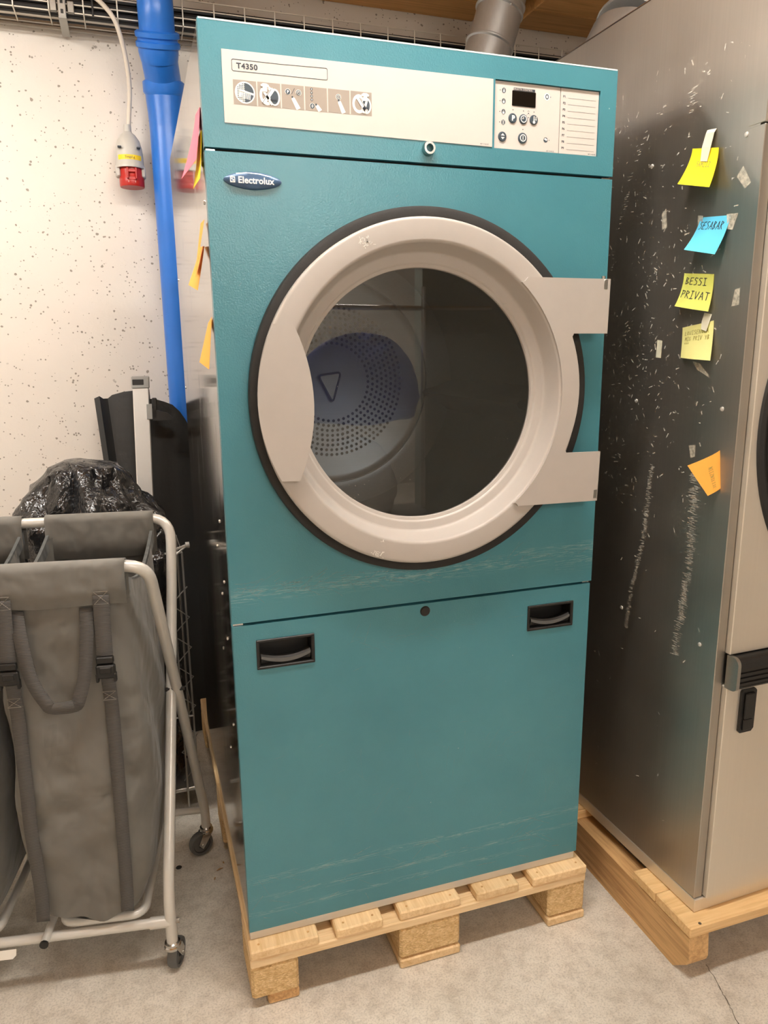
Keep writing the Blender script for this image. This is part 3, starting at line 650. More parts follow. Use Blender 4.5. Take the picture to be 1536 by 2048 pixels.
txt(mb, '487 19 60-40', .7290, 1.7145, .0034, 'ink', 1, CY, sx=.9); mb.build('program_list', cpl, 'stuff')
# badge
mb = MB(); bx, bz, ra, rb = .0768, 1.6288, .0488, .0142; n = 40; V = [(bx, -.0070, bz)]
for j, (k, y) in enumerate(((.6, -.0064), (.88, -.0048), (1.0, -.0018), (1.0, .0))):
    for i in range(n):
        a = 2*PI*i/n; ex = math.copysign(abs(math.cos(a))**1.25, math.cos(a)); ez = math.copysign(abs(math.sin(a))**1.05, math.sin(a)); V.append((bx+ra*k*ex, y, bz+rb*k*ez))
F = [[0, 1+i, 1+(i+1) % n] for i in range(n)]+[[1+j*n+i, 1+j*n+(i+1) % n, 1+(j+1)*n+(i+1) % n, 1+(j+1)*n+i] for j in range(3) for i in range(n)]
mb.add(V, F, 'logo', True); bd = mb.build('badge', dr)
mb = MB(); y = -.0074; txt(mb, 'Electrolux', bx+.0045, bz-.0052, .0146, 'white', 0, y, 'CENTER', bold=.00035, sp=1.02, sx=.98)
e0 = bx-.0345; rect(mb, e0-.0042, e0+.0042, bz-.0052, bz+.0042, 'white', 0, y); disc(mb, e0, bz-.0005, .0034, 'logo', 1, y, 16); pol(mb, [(e0-.0034, bz-.0005), (e0, bz+.0030), (e0, bz-.0005)], 'white', 2, y); pol(mb, [(e0+.0034, bz-.0005), (e0, bz-.0040), (e0, bz-.0005)], 'white', 2, y)
line(mb, [(bx-.028, bz+.0092), (bx-.010, bz+.0112), (bx+.012, bz+.0102), (bx+.030, bz+.0070)], .0010, 'chrome', 0, y+.0012); mb.build('lettering', bd)
# edge rivets on the left side panel
for (yy, zz) in ((.045, 1.66), (.05, 1.60), (.888, 1.547), (.88, 1.25), (.12, 1.02), (.2, .95), (.1, .90), (.15, .86), (.1, .78), (.2, .72), (.08, .6), (.17, .5)):
    MB().lathe([(.0001, -.0022), (.003, -.0018), (.0042, .0)], 'chrome', (0, yy, zz), 'X', 10).build('rivet', dr)

# ------------------------------------------------------------------ second machine (steel) on skid
MX, MY, MZ0, MZ1 = .940, -.220, .131, 2.046
ms = thing('washing_machine', 'brushed steel industrial washing machine at right, notes on its side', 'washing machine', (MX+.42, .24, .131))
SL = -.030   # the cabinet is turned very slightly
TM = lambda x, y, z: (x+SL*(y-MY), y-SL*(x-MX), z)
mb = MB(); mb.box(MX, MX+.0015, MY+.012, .74, MZ0+.032, MZ1, 'steel', 0, TM); mb.build('side_panel', ms)
mb = MB(); mb.box(MX+.0016, MX+.84, MY+.04, .74, MZ0+.033, MZ1-.002, 'dkside', 0, TM); mb.build('cabinet', ms)
mb = MB(); mb.box(MX-.001, MX+.845, MY-.004, .745, MZ0, MZ0+.031, 'steelf', .0012, TM); mb.build('plinth', ms)
mb = MB(); mb.box(MX-.0012, MX+.0015, MY-.004, .74, MZ1, MZ1+.003, 'chrome', .0006, TM); mb.box(MX+.0015, MX+.84, MY+.02, .74, MZ1-.0015, MZ1+.002, 'steel', 0, TM); mb.build('top_panel', ms)
mb = MB(); mb.box(MX-.0006, MX+.0215, MY, MY+.039, MZ0+.032, 1.7285, 'steel', .0012, TM); mb.box(MX-.0006, MX+.0215, MY, MY+.039, 1.7310, MZ1-.001, 'steel', .0012, TM); mb.build('corner_post', ms)
mb = MB(); mb.box(MX+.023, MX+.84, MY-.012, MY+.039, MZ0+.034, .667, 'steelf', .0015, TM); mb.build('lower_front_panel', ms)
mb = MB(); mb.box(MX+.023, MX+.84, MY-.012, MY+.039, .737, 1.7285, 'steelf', .0015, TM); mb.build('door_panel', ms)
mb = MB(); mb.box(MX+.006, MX+.84, MY-.008, MY+.039, 1.7325, MZ1-.002, 'steelf', .002, TM); mb.build('upper_front_panel', ms)
mb = MB(); mb.box(MX+.001, MX+.84, MY+.001, MY+.030, .668, .7365, 'zinc', .001, TM)
prof = []
for k in range(9): a = PI/2+PI/2*k/8; prof.append((MY-.034+.016*math.cos(a)+.0, .7200+.014*math.sin(a)))
rail = [(MY-.006, .735)]+[(MY-.020-.014*math.sin(a), .720+.015*math.cos(a)) for a in [PI/2*k/6 for k in range(7)]]
zz = .714
for k in range(4): rail += [(MY-.0355, zz), (MY-.0355, zz-.006), (MY-.0325, zz-.0075), (MY-.0325, zz-.009)]; zz -= .0105
rail += [(MY-.020-.014*math.cos(a), .674-.009*math.sin(a)) for a in [PI/2*k/5 for k in range(6)]]+[(MY-.006, .665)]
n = len(rail); x0, x1 = MX+.030, MX+.84
V = [TM(x0, p[0], p[1]) for p in rail]+[TM(x1, p[0], p[1]) for p in rail]
mb.add(V, [[i, i+1, n+i+1, n+i] for i in range(n-1)], 'black'); 
mb.build('grip_rail', ms, label='dark ribbed horizontal rail')
ec = [(p[0], p[1]) for p in [(MY-.006, .736)]+[(MY-.022-.014*math.sin(a), .720+.016*math.cos(a)) for a in [PI/2*k/6 for k in range(7)]]+[(MY-.022-.014*math.cos(a), .674-.010*math.sin(a)) for a in [PI/2*k/5 for k in range(6)]]+[(MY-.006, .664)]]
mb = MB(); mb.poly([TM(MX+.022, a, b) for a, b in ec], 'zinc', (.008, 0, 0)); mb.build('rail_end_cap', ms, label='light grey metal end cap of rail')
# porthole
mb = MB(); pc = TM(MX+.440, MY+.004, 1.190); R0 = .405
pf = [(R0, -.010), (R0+.002, -.022), (R0-.006, -.032), (R0-.016, -.034), (R0-.020, -.028), (R0-.026, -.028), (R0-.031, -.040), (R0-.042, -.043), (R0-.050, -.036), (R0-.054, -.030), (R0-.062, -.034), (R0-.075, -.034), (R0-.080, -.012)]
mb.lathe(pf, 'rubber', pc, 'Y', 120); mb.build('porthole_gasket', ms)
mb = MB(); mb.lathe([(R0-.0805, -.012), (R0-.082, -.045), (R0-.095, -.052), (R0-.15, -.050), (R0-.165, -.02)], 'steelf', pc, 'Y', 96); mb.lathe([(.0001, -.021), (R0-.164, -.020)], 'display', pc, 'Y', 48); mb.build('porthole', ms)
# latch
mb = MB(); lp = [(1.006, .646), (1.042, .654), (1.041, .570), (1.033, .562), (1.006, .557), (1.001, .565)]
lp = [(1.003, .655), (1.036, .655), (1.040, .650), (1.040, .565), (1.034, .558), (1.004, .558), (1.000, .563), (1.000, .650)]
mb.poly([TM(a, MY-.0175, b) for a, b in lp], 'black', (0, .006, 0)); mb.box(1.0075, 1.0325, MY-.023, MY-.017, .590, .648, 'black', .002, TM); mb.box(1.0075, 1.0325, MY-.021, MY-.017, .564, .5885, 'black', .001, TM); mb.build('latch', ms)
# side screws
for y, z in ((.215, 1.704), (.071, 1.721), (-.179, 1.720), (.074, 1.231), (-.178, 1.230), (-.173, .741), (.080, .738)):
    mb = MB(); x = MX+SL*(y-MY); mb.lathe([(.0001, -.0022), (.0014, -.0022), (.0016, -.0012), (.0016, -.0025), (.0042, -.0018), (.0046, 0)], 'plinth', (x, y, z), 'X', 12); mb.lathe([(.0001, -.0019), (.0014, -.0019)], 'black', (x, y, z), 'X', 8); mb.build('screw', ms)
# glue residue streaks and flecks on the side
xs = lambda y, e=.0005: MX+SL*(y-MY)-e
random.seed(21); mb = MB()
def streak(path, w, step, prob=.9):
    P = smooth_path([(0, *p) for p in path], 12); acc = 0
    for i in range(len(P)-1):
        a, b = P[i], P[i+1]; k = max(1, int((b-a).length/step))
        for j in range(k):
            if random.random() > prob: continue
            c = a.lerp(b, j/k); 
            for rep in range(2):
                yy = c.y+random.uniform(-w, w)*.5; zz = c.z+random.uniform(-.001, .001); L = random.uniform(.25, .6)*w; h = random.uniform(.0004, .0012); tl = random.uniform(-.001, .001)
                mb.add([(xs(yy-L), yy-L, zz-tl), (xs(yy+L), yy+L, zz+tl), (xs(yy+L), yy+L, zz+tl+h), (xs(yy-L), yy-L, zz-tl+h)], [[0, 1, 2, 3]], 'residue')
streak([(.008, 1.094), (.016, 1.0), (.022, .92), (.038, .84), (.049, .792), (.061, .69)], .010, .0028)
streak([(-.122, 1.092), (-.125, 1.0), (-.126, .913), (-.116, .803), (-.108, .74), (-.103, .688)], .016, .0026)
streak([(.040, 1.83), (.09, 1.80), (.135, 1.72), (.150, 1.66), (.177, 1.60), (.19, 1.52)], .010, .004, .5)
streak([(-.036, 1.84), (-.038, 1.79)], .014, .003, .7)
for k in range(560):
    y = random.uniform(-.17, .26); z = random.uniform(.98, 1.9) if random.random() < .85 else random.uniform(.2, .98)
    if random.random() < .35: y = random.gauss(.06, .06); z = random.gauss(1.35, .18)
    s = random.uniform(.0006, .0024); a = random.uniform(0, PI); L = s*random.uniform(1, 3)
    d = (math.cos(a)*L, math.sin(a)*L); n_ = (-math.sin(a)*s*.6, math.cos(a)*s*.6)
    mb.add([(xs(y+u), y+u, z+v) for u, v in ((d[0]+n_[0], d[1]+n_[1]), (-d[0]+n_[0]*.5, -d[1]+n_[1]), (-d[0]-n_[0], -d[1]-n_[1]), (d[0]-n_[0], d[1]-n_[1]*.4))], [[0, 1, 2, 3]], 'residue')
mb.build('glue_residue', ms, 'stuff')
def side_quad(name, pts, mat, e=.0008):
    m = MB(); m.add([(xs(y, e), y, z) for y, z in pts], [list(range(len(pts)))], mat); return m.build(name, ms)
side_quad('tape_scrap', [(.018, 1.364), (.002, 1.362), (.003, 1.326), (.019, 1.327)], 'tapew')
side_quad('tape_scrap', [(-.090, 1.320), (-.110, 1.317), (-.135, 1.295), (-.138, 1.289), (-.105, 1.303)], 'tape')
side_quad('tape_scrap', [(-.165, 1.652), (-.178, 1.668), (-.199, 1.636), (-.186, 1.628)], 'tape')
side_quad('tape_scrap', [(.030, 1.620), (.018, 1.628), (.012, 1.590), (.026, 1.588)], 'tape')
side_quad('tape_scrap', [(-.184, 1.452), (-.196, 1.455), (-.197, 1.424), (-.179, 1.422)], 'tape')
side_quad('tape_scrap', [(-.098, 1.150), (-.116, 1.153), (-.118, 1.129), (-.106, 1.125)], 'tape')

# skid under it
sk = thing('wooden_skid', 'rough timber skid under the steel washing machine', 'pallet', (1.33, .15, 0))
def stringer(x0, x1):
    m = MB(); y0, y1 = -.262, .86
    pr = [(y0+.004, .104), (y0, .050), (y0+.004, .038), (y0+.045, 0), (y1, 0), (y1, .104)]
    m.poly([(x0, a, b) for a, b in pr], 'skid_y', (x1-x0, 0, 0)); return m.build('stringer', sk)
stringer(.900, .952); stringer(1.30, 1.352); stringer(1.70, 1.752)
for i, (a, b, h) in enumerate(((-.260, -.146, .1300), (-.1445, -.066, .1295), (.175, .285, .1300), (.42, .52, .1300), (.74, .86, .1300))):
    MB().box(.900, 1.765, a, b, .1045, h, 'skid_x', .0025).build('deck_board', sk)
for x, y in ((.945, -.20), (.93, -.253)):
    MB().lathe([(.0001, .1312), (.0035, .131), (.0035, .1295)], 'crack', (x, y, 0), 'Z', 8).build('nail', sk)

# ------------------------------------------------------------------ sticky notes with handwriting (single-stroke letters on a curved sheet)
GL = {'S': [[(.9,.95),(.3,1),(.1,.75),(.75,.45),(.6,.05),(.05,.0)]], 'E': [[(.9,1),(.15,.95),(.05,0),(.8,.05)],[(.1,.5),(.7,.55)]], 'A': [[(0,0),(.45,1),(.85,0)],[(.15,.4),(.75,.4)]],
 'B': [[(.1,0),(.15,1),(.7,.85),(.2,.5),(.8,.25),(.1,0)]], 'R': [[(.1,0),(.15,1),(.8,.8),(.2,.5),(.85,0)]], 'I': [[(.1,1),(.8,1)],[(.45,1),(.45,0)],[(.1,0),(.9,.02)]],
 'P': [[(.15,0),(.2,1)],[(0,1),(.8,.9),(.75,.6),(.2,.45)]], 'V': [[(.05,1),(.4,0),(.85,1)]], 'T': [[(0,1),(.95,.95)],[(.5,1),(.45,0)]], 'L': [[(.2,1),(.1,0),(.8,.05)]],
 'O': [[(.45,1),(.05,.5),(.45,0),(.85,.5),(.45,1)]], 'U': [[(.1,1),(.15,.1),(.7,.1),(.8,1)]], 'M': [[(0,0),(.15,1),(.45,.3),(.8,1),(.95,0)]], 'Y': [[(0,1),(.4,.5)],[(.8,1),(.3,0)]], 'G': [[(.8,.9),(.2,.9),(.1,.1),(.8,.1),(.8,.5),(.5,.5)]],
 'N': [[(.05,0),(.15,1),(.7,0),(.85,1)]], 'Z': [[(.1,1),(.9,1),(.1,0),(.9,0)]], ' ': [], 'K': [[(.1,1),(.1,0)],[(.8,1),(.15,.5),(.85,0)]], 'H': [[(.1,1),(.1,0)],[(.8,1),(.8,0)],[(.1,.5),(.8,.5)]]}
def note(name, label, mat, P00, P10, P01, P11, curl, nrm, group=None, writing=(), pen='pen', bend=2.0, lab_=True, lift0=.001, side_curl=0):
    """corner points (y,z) top-left, top-right, bottom-left, bottom-right on the panel; curl = how far each lower corner stands off"""
    def S(u, v, e=0.0):
        y = (P00[0]*(1-u)+P10[0]*u)*(1-v)+(P01[0]*(1-u)+P11[0]*u)*v; z = (P00[1]*(1-u)+P10[1]*u)*(1-v)+(P01[1]*(1-u)+P11[1]*u)*v
        c = (curl[0]*(1-u)+curl[1]*u)*v**bend + lift0 + side_curl*math.sin(PI*u)*v + e
        return nrm(y, z, c)
    m = MB(); N, K = 8, 10; V = []; F = []
    for s_ in (0, 1):
        for i in range(N+1):
            for j in range(K+1): V.append(S(i/N, j/K, -.0004*s_))
    q = (N+1)*(K+1)
    for i in range(N):
        for j in range(K):
            a = i*(K+1)+j; F += [[a, a+1, a+K+2, a+K+1], [q+a, q+a+K+1, q+a+K+2, q+a+1]]
    for i in range(N): F += [[i*(K+1), (i+1)*(K+1), q+(i+1)*(K+1), q+i*(K+1)], [i*(K+1)+K, q+i*(K+1)+K, q+(i+1)*(K+1)+K, (i+1)*(K+1)+K]]
    for j in range(K): F += [[j, q+j, q+j+1, j+1], [N*(K+1)+j, N*(K+1)+j+1, q+N*(K+1)+j+1, q+N*(K+1)+j]]
    m.add(V, F, mat, True)
    c0 = Vector(S(.5, .0)); t = thing(name, label, 'sticky note', c0, group); m.build('paper', t)
    if writing:
        w = MB()
        for (s_, u0, v0, cw, ch, slant, lw) in writing:
            for i, chh in enumerate(s_):
                for st in GL.get(chh, []):
                    pp = []
                    for k in range(len(st)-1):
                        for h in range(3): f = h/3; pp.append((st[k][0]*(1-f)+st[k+1][0]*f, st[k][1]*(1-f)+st[k+1][1]*f))
                    pp.append(st[-1])
                    Q = [(u0+i*cw*1.12+a*cw+slant*(b-.5)*ch, v0+(1-b)*ch+random.uniform(-.004, .004)) for a, b in pp]
                    for k in range(len(Q)-1):
                        a, b = Vector(Q[k]), Vector(Q[k+1]); d = b-a
                        if d.length < 1e-6: continue
                        n_ = Vector((-d.y, d.x)).normalized()*lw
                        w.add([S(p.x, p.y, .0005) for p in (a-n_, a+n_, b+n_, b-n_)], [[0, 1, 2, 3]], pen)
        w.build('handwriting', t)
    return t
NR = lambda y, z, c: (MX+SL*(y-MY)-c, y, z)
G1 = None
n1 = note('sticky_note', 'bright yellow sticky note hanging by tape, topmost on the steel machine', 'n_yel', (-.052, 1.726), (-.120, 1.712), (-.052, 1.660), (-.128, 1.640), (.030, .022), NR, G1, [('SAMZIZ', .30, .36, .075, .13, .06, .008)], 'pen2', 1.6, lift0=.006)
m = MB(); tp_ = [(-.082, 1.752, .001), (-.106, 1.749, .001), (-.106, 1.742, .006), (-.104, 1.716, .010), (-.100, 1.692, .012), (-.082, 1.696, .012), (-.080, 1.721, .009), (-.082, 1.745, .004)]
m.add([NR(*p) for p in tp_], [[0, 1, 2, 7], [7, 2, 3, 6], [6, 3, 4, 5]], 'tapew'); m.build('tape_strip', n1, label='milky strip of adhesive tape')
n2 = note('sticky_note', 'sky blue sticky note with slanted handwriting on the steel machine', 'n_blue', (-.082, 1.595), (-.158, 1.587), (-.077, 1.535), (-.150, 1.518), (.030, .022), NR, G1, [('SESABAR', .06, .14, .105, .22, .10, .009)], 'pen', 1.6)
m = MB(); m.add([NR(*p) for p in [(-.074, 1.600, .001), (-.090, 1.597, .0025), (-.090, 1.580, .0025), (-.078, 1.570, .0015)]], [[0, 1, 2, 3]], 'tape'); m.add([NR(*p) for p in [(-.150, 1.590, .0028), (-.176, 1.588, .001), (-.166, 1.560, .001), (-.155, 1.563, .003)]], [[0, 1, 2, 3]], 'tape'); m.build('tape_strip', n2)
n3 = note('sticky_note', 'lime yellow sticky note reading BESSI PRIVAT on the steel machine', 'n_grn', (-.049, 1.494), (-.129, 1.485), (-.046, 1.430), (-.132, 1.415), (.016, .010), NR, G1, [('BESSI', .10, .12, .13, .20, .06, .010), ('PRIVAT', .06, .50, .135, .22, .06, .010)], 'pen', 2.2, side_curl=.004)
n4 = note('sticky_note', 'pale yellow sticky note with faint writing below the lime one', 'n_pale', (-.055, 1.387), (-.138, 1.398), (-.065, 1.327), (-.150, 1.322), (.008, .012), NR, G1, [('LOUISENOGA', .10, .16, .070, .12, .06, .006), ('MIG PRIV YB', .12, .34, .065, .12, .06, .006), ('IIII', .1, .52, .04, .03, .0, .005)], 'pen2', 1.4, side_curl=.006)
m = MB(); m.add([NR(*p) for p in [(-.112, 1.414, .001), (-.132, 1.410, .001), (-.130, 1.394, .004), (-.126, 1.378, .006), (-.112, 1.382, .006), (-.110, 1.397, .004)]], [[0, 1, 2, 5], [5, 2, 3, 4]], 'tapew'); m.build('tape_strip', n4)
n5 = note('sticky_note', 'orange sticky note curling off the lower side of the steel machine', 'n_or', (-.182, 1.150), (-.192, 1.076), (-.150, 1.118), (-.180, 1.060), (.046, .018), NR, G1, [('NIIZNILIIE', .30, .36, .055, .16, .0, .007)], 'pen2', 1.5)
NL = lambda y, z, c: (-c, y, z)
G2 = None
note('sticky_note', 'pink sticky note curling off the dryer side beside the hanging plug', 'n_pink', (.030, 1.745), (.110, 1.755), (.034, 1.665), (.115, 1.650), (.010, .030), NL, G2, (), 'pen', 1.3)
note('sticky_note', 'yellow sticky note underneath the pink one on the dryer side', 'n_yel', (.030, 1.710), (.100, 1.712), (.032, 1.635), (.104, 1.632), (.006, .012), NL, G2, (), 'pen', 1.5)
note('sticky_note', 'orange sticky note folded outward, left of the two overlapping on the dryer side', 'n_or', (.06, 1.530), (.135, 1.538), (.06, 1.455), (.130, 1.470), (.016, .026), NL, G2, (), 'pen', 1.1, lift0=.004)
note('sticky_note', 'orange sticky note nearest the dryer front, right of the two overlapping', 'n_or', (.022, 1.568), (.090, 1.572), (.025, 1.475), (.092, 1.490), (.020, .014), NL, G2, (), 'pen', 1.0, lift0=.005)
note('sticky_note', 'orange sticky note lowest on the dryer side, at door height', 'n_or', (.022, 1.408), (.092, 1.400), (.022, 1.318), (.090, 1.330), (.010, .020), NL, G2, (), 'pen', 1.0, lift0=.002)

# ------------------------------------------------------------------ blue pipe, plug, tray, ducts
bp = thing('drain_pipe', 'blue plastic drain pipe running down the wall behind the dryer', 'pipe', (.030, 1.45, 0))
mb = MB(); mb.tube([(.030, 1.45, 0), (.030, 1.45, 2.14)], .0555, 'blue', 32); mb.build('lower_pipe', bp)
def sock(pts, r): return MB().tube(pts, r, 'blue', 32)
mb = MB(); mb.tube([(.030, 1.45, 2.08), (.030, 1.45, 2.13), (.030, 1.45, 2.165), (.030, 1.449, 2.19), (.029, 1.446, 2.222)], [.0556, .0575, .0605, .0615, .0615], 'blue', 36)
mb.tube([(.030, 1.4495, 2.188), (.0297, 1.448, 2.193), (.029, 1.443, 2.222), (.0288, 1.442, 2.227)], [.0625, .0675, .0675, .0625], 'blue', 36)
mb.tube(smooth_path([(.029, 1.444, 2.21), (.026, 1.425, 2.235), (.020, 1.395, 2.262), (.015, 1.368, 2.292)], 5), .0575, 'blue', 32)
mb.tube([(.018, 1.384, 2.270), (.016, 1.372, 2.287), (.0145, 1.352, 2.335)], [.0585, .0625, .0625], 'blue', 36)
for a_, b_ in ((2.300, 2.312), (2.325, 2.337)):
    f_ = lambda z: (.0145+(2.335-z)*.04, 1.352+(2.335-z)*.42, z)
    mb.tube([f_(a_-.004), f_(a_), f_(b_), f_(b_+.004)], [.0620, .0685, .0685, .0620], 'blue', 36)
mb.build('elbow', bp)
mb = MB(); mb.tube(smooth_path([(.0155, 1.360, 2.316), (.0135, 1.338, 2.365), (.0125, 1.330, 2.42), (.0125, 1.33, 2.571)], 5), .0548, 'blue', 32); mb.build('upper_pipe', bp)

# plug connector hanging
pg = thing('plug_connector', 'red and grey industrial plug connector hanging on white cable at wall', 'plug', (-.098, 1.462, 1.90))
px0, py0 = -.0965, 1.462
P = smooth_path([(-.30, 1.383, 2.452), (-.22, 1.380, 2.446), (-.163, 1.378, 2.424), (-.118, 1.378, 2.381), (-.097, 1.39, 2.330), (-.083, 1.42, 2.26), (-.080, 1.448, 2.19), (-.088, 1.460, 2.12), (-.092, 1.462, 2.085)], 6)
MB().tube(P, .0072, 'cable_w', 12).build('cable', pg)
def el(mb, prof, mat, c, sx=1, n=28):
    V = []; F = []
    for r, h in prof:
        for k in range(n):
            a = 2*PI*k/n; V.append((c[0]+r*math.cos(a)*sx, c[1]+r*math.sin(a), h))
    for i in range(len(prof)-1):
        for k in range(n): F.append([i*n+k, i*n+(k+1) % n, (i+1)*n+(k+1) % n, (i+1)*n+k])
    mb.add(V, F, mat, True)
mb = MB(); c = (px0+.005, py0); el(mb, [(.0001, 2.090), (.011, 2.090), (.0125, 2.085), (.0125, 2.068), (.016, 2.064), (.024, 2.058), (.036, 2.040), (.042, 2.018), (.0440, 1.990), (.0445, 1.966), (.0475, 1.962), (.0475, 1.952), (.041, 1.952), (.041, 1.962)], 'grey_pl', (px0, py0))
for s_ in (-1, 1):
    mb.box(px0+s_*.030-.006, px0+s_*.030+.006, py0-.046, py0-.030, 2.0095, 2.014, 'ink', .001); mb.box(px0+s_*.040-.008, px0+s_*.040+.008, py0-.02, py0+.02, 1.925, 1.96, 'grey_pl', .004)
mb.build('grip_housing', pg)
mb = MB(); el(mb, [(.0001, 1.96), (.0385, 1.962), (.0385, 1.925), (.0400, 1.922), (.0400, 1.899), (.0385, 1.895), (.0001, 1.895)], 'red', (px0+.002, py0)); mb.box(px0-.012, px0+.018, py0-.045, py0-.030, 1.935, 1.945, 'red', .002)
mb.box(px0-.014, px0-.007, py0-.046, py0-.030, 1.915, 1.95, 'red', .002); mb.box(px0+.013, px0+.020, py0-.046, py0-.030, 1.915, 1.95, 'red', .002); mb.box(px0-.010, px0+.016, py0-.041, py0-.030, 1.912, 1.924, 'red', .002); mb.box(px0-.010, px0+.014, py0-.0385, py0-.03, 1.9035, 1.911, 'white', .001); mb.build('socket_head', pg, label='red socket head')
mb = MB(); V = []; n = 12
for k in range(n+1):
    a = -PI/2-.95+1.9*k/n
    V += [(px0+.0444*math.cos(a), py0+.0444*math.sin(a), 1.9745-.000), (px0+.0444*math.cos(a), py0+.0444*math.sin(a), 1.9895)]
mb.add(V, [[2*i, 2*i+2, 2*i+3, 2*i+1] for i in range(n)], 'ylabel'); Vt, Ft = text_mesh('Tvngal g', .0095, 'CENTER')
mb.add([(px0+.0450*math.sin(v.x/.0444), py0-.0450*math.cos(v.x/.0444), 1.979+v.y) for v in Vt], Ft, 'ink'); mb.build('name_label', pg, label='yellow name label')

# wire cable tray
tr = thing('cable_tray', 'wire mesh cable tray running along the top of the back wall', 'cable tray', (0, 1.46, 2.38))
T0, T1, zb, zt, yf, yb = -2.05, 2.6, 2.381, 2.457, 1.395, 1.500
for (y, z) in ((yf, zt), (yf, zb+.022), (yf, (zb+zt)/2+.012), (yf+.003, zb), (yf+.05, zb), (yb, zb), (yb, zt)): MB().tube([(T0, y, z), (T1, y, z)], .0022, 'tray', 6).build('long_wire', tr)
x = T0+.05
while x < T1:
    MB().tube(fillet([(x, yf-.003, zt), (x, yf-.003, zb-.003), (x, yb+.003, zb-.003), (x, yb+.003, zt)], .006, 3), .0022, 'tray', 6).build('cross_wire', tr); x += .1
for bx_ in (-.262, 1.52):
    m = MB(); m.box(bx_-.012, bx_+.012, yf-.012, yf-.006, zb-.022, zt-.01, 'zinc', .002); m.box(bx_-.012, bx_+.012, yf-.012, YB-.013, zb-.024, zb-.018, 'zinc', .001); m.box(bx_-.004, bx_+.004, yf-.0128, yf-.011, zb-.010, zb+.002, 'black'); m.box(bx_-.004, bx_+.004, yf-.0128, yf-.011, zb+.018, zb+.030, 'black')
    m.box(bx_-.035, bx_-.015, yf-.006, yf+.004, zb-.004, zb+.03, 'zinc', .002); m.box(bx_+.015, bx_+.035, yf-.006, yf+.004, zb-.004, zb+.03, 'zinc', .002); m.build('tray_bracket', tr)
random.seed(5)
CB = [('cable_b', .0070, 1.408, .0105), ('cable_b', .0115, 1.428, .0150), ('cable_b', .0115, 1.453, .0150), ('cable_w', .0070, 1.473, .0105), ('cable_b', .0075, 1.489, .011), ('cable_b', .0105, 1.414, .0335), ('cable_w', .0070, 1.434, .0370), ('cable_b', .0105, 1.454, .0385), ('cable_w', .0065, 1.474, .0300), ('cable_b', .010, 1.425, .0570), ('cable_w', .007, 1.446, .0570)]
for i, (mt, r, y, dz) in enumerate(CB):
    P = [(T0+.02, y, zb+dz)]; x = T0+.3
    while x < T1: P.append((x, y+random.uniform(-.0008, .0008), zb+dz+random.uniform(-.0005, .001))); x += .35
    P.append((T1-.02, y, zb+dz)); m = MB().tube(smooth_path(P, 4), r, mt, 8)
    o = m.build('cable'); tag(o, {'cable_b': 'black power cable lying in the wire tray along the wall', 'cable_w': 'white cable lying in the wire tray along the wall'}[mt], 'cable', {'cable_b': 'black cables in the wire tray', 'cable_w': 'white cables in the wire tray'}[mt])
MB().box(-.176, -.170, yf-.006, yf+.004, zb-.004, zb+.05, 'black', .001).build('cable_tie', tr)

# exhaust duct of dryer
dd = thing('exhaust_duct', 'thin round galvanised duct rising behind the dryer top', 'duct', (.70, 1.08, 1.5))
path = smooth_path([(.62, .9215, 1.42), (.64, 1.0, 1.44), (.67, 1.06, 1.50), (.75, 1.10, 1.68), (.865, 1.10, 1.92), (.985, 1.10, 2.16), (1.045, 1.10, 2.30), (1.092, 1.10, 2.45), (1.15, 1.10, 2.69)], 8)
MB().tube(path, .0755, 'duct', 40).build('duct_pipe', dd)
def ringat(p, d, r, w, mat='duct'): p = Vector(p); d = Vector(d).normalized(); return MB().tube([p-d*w, p-d*w*.4, p+d*w*.4, p+d*w], [r, r+.004, r+.004, r], mat, 40)
for p in ((1.0525, 1.10, 2.322), (1.0845, 1.10, 2.425), (1.092, 1.10, 2.449)): ringat(p, (.30, 0, .95), .0762, .006).build('duct_rib', dd)
MB().lathe([(.0001, -.004), (.004, -.003), (.004, 0)], 'chrome', (1.088, 1.025, 2.42), 'Y', 8).build('screw', dd)
# elbow duct on second machine
de = thing('elbow_duct', 'wide segmented galvanised elbow duct on top of the steel machine', 'duct', (1.255, .62, 2.048))
segs = [(1.255, .62, 2.052), (1.258, .62, 2.105), (1.293, .62, 2.170), (1.365, .62, 2.222), (1.46, .62, 2.255), (1.60, .62, 2.265), (2.3, .62, 2.265)]
R_ = .155
for i in range(len(segs)-1):
    MB().tube([segs[i], segs[i+1]], R_, 'duct', 40).build('duct_segment', de)
    if i:
        a, b, c = Vector(segs[i-1]), Vector(segs[i]), Vector(segs[i+1]); ringat(b, (c-a), R_+.001, .006).build('duct_rib', de)

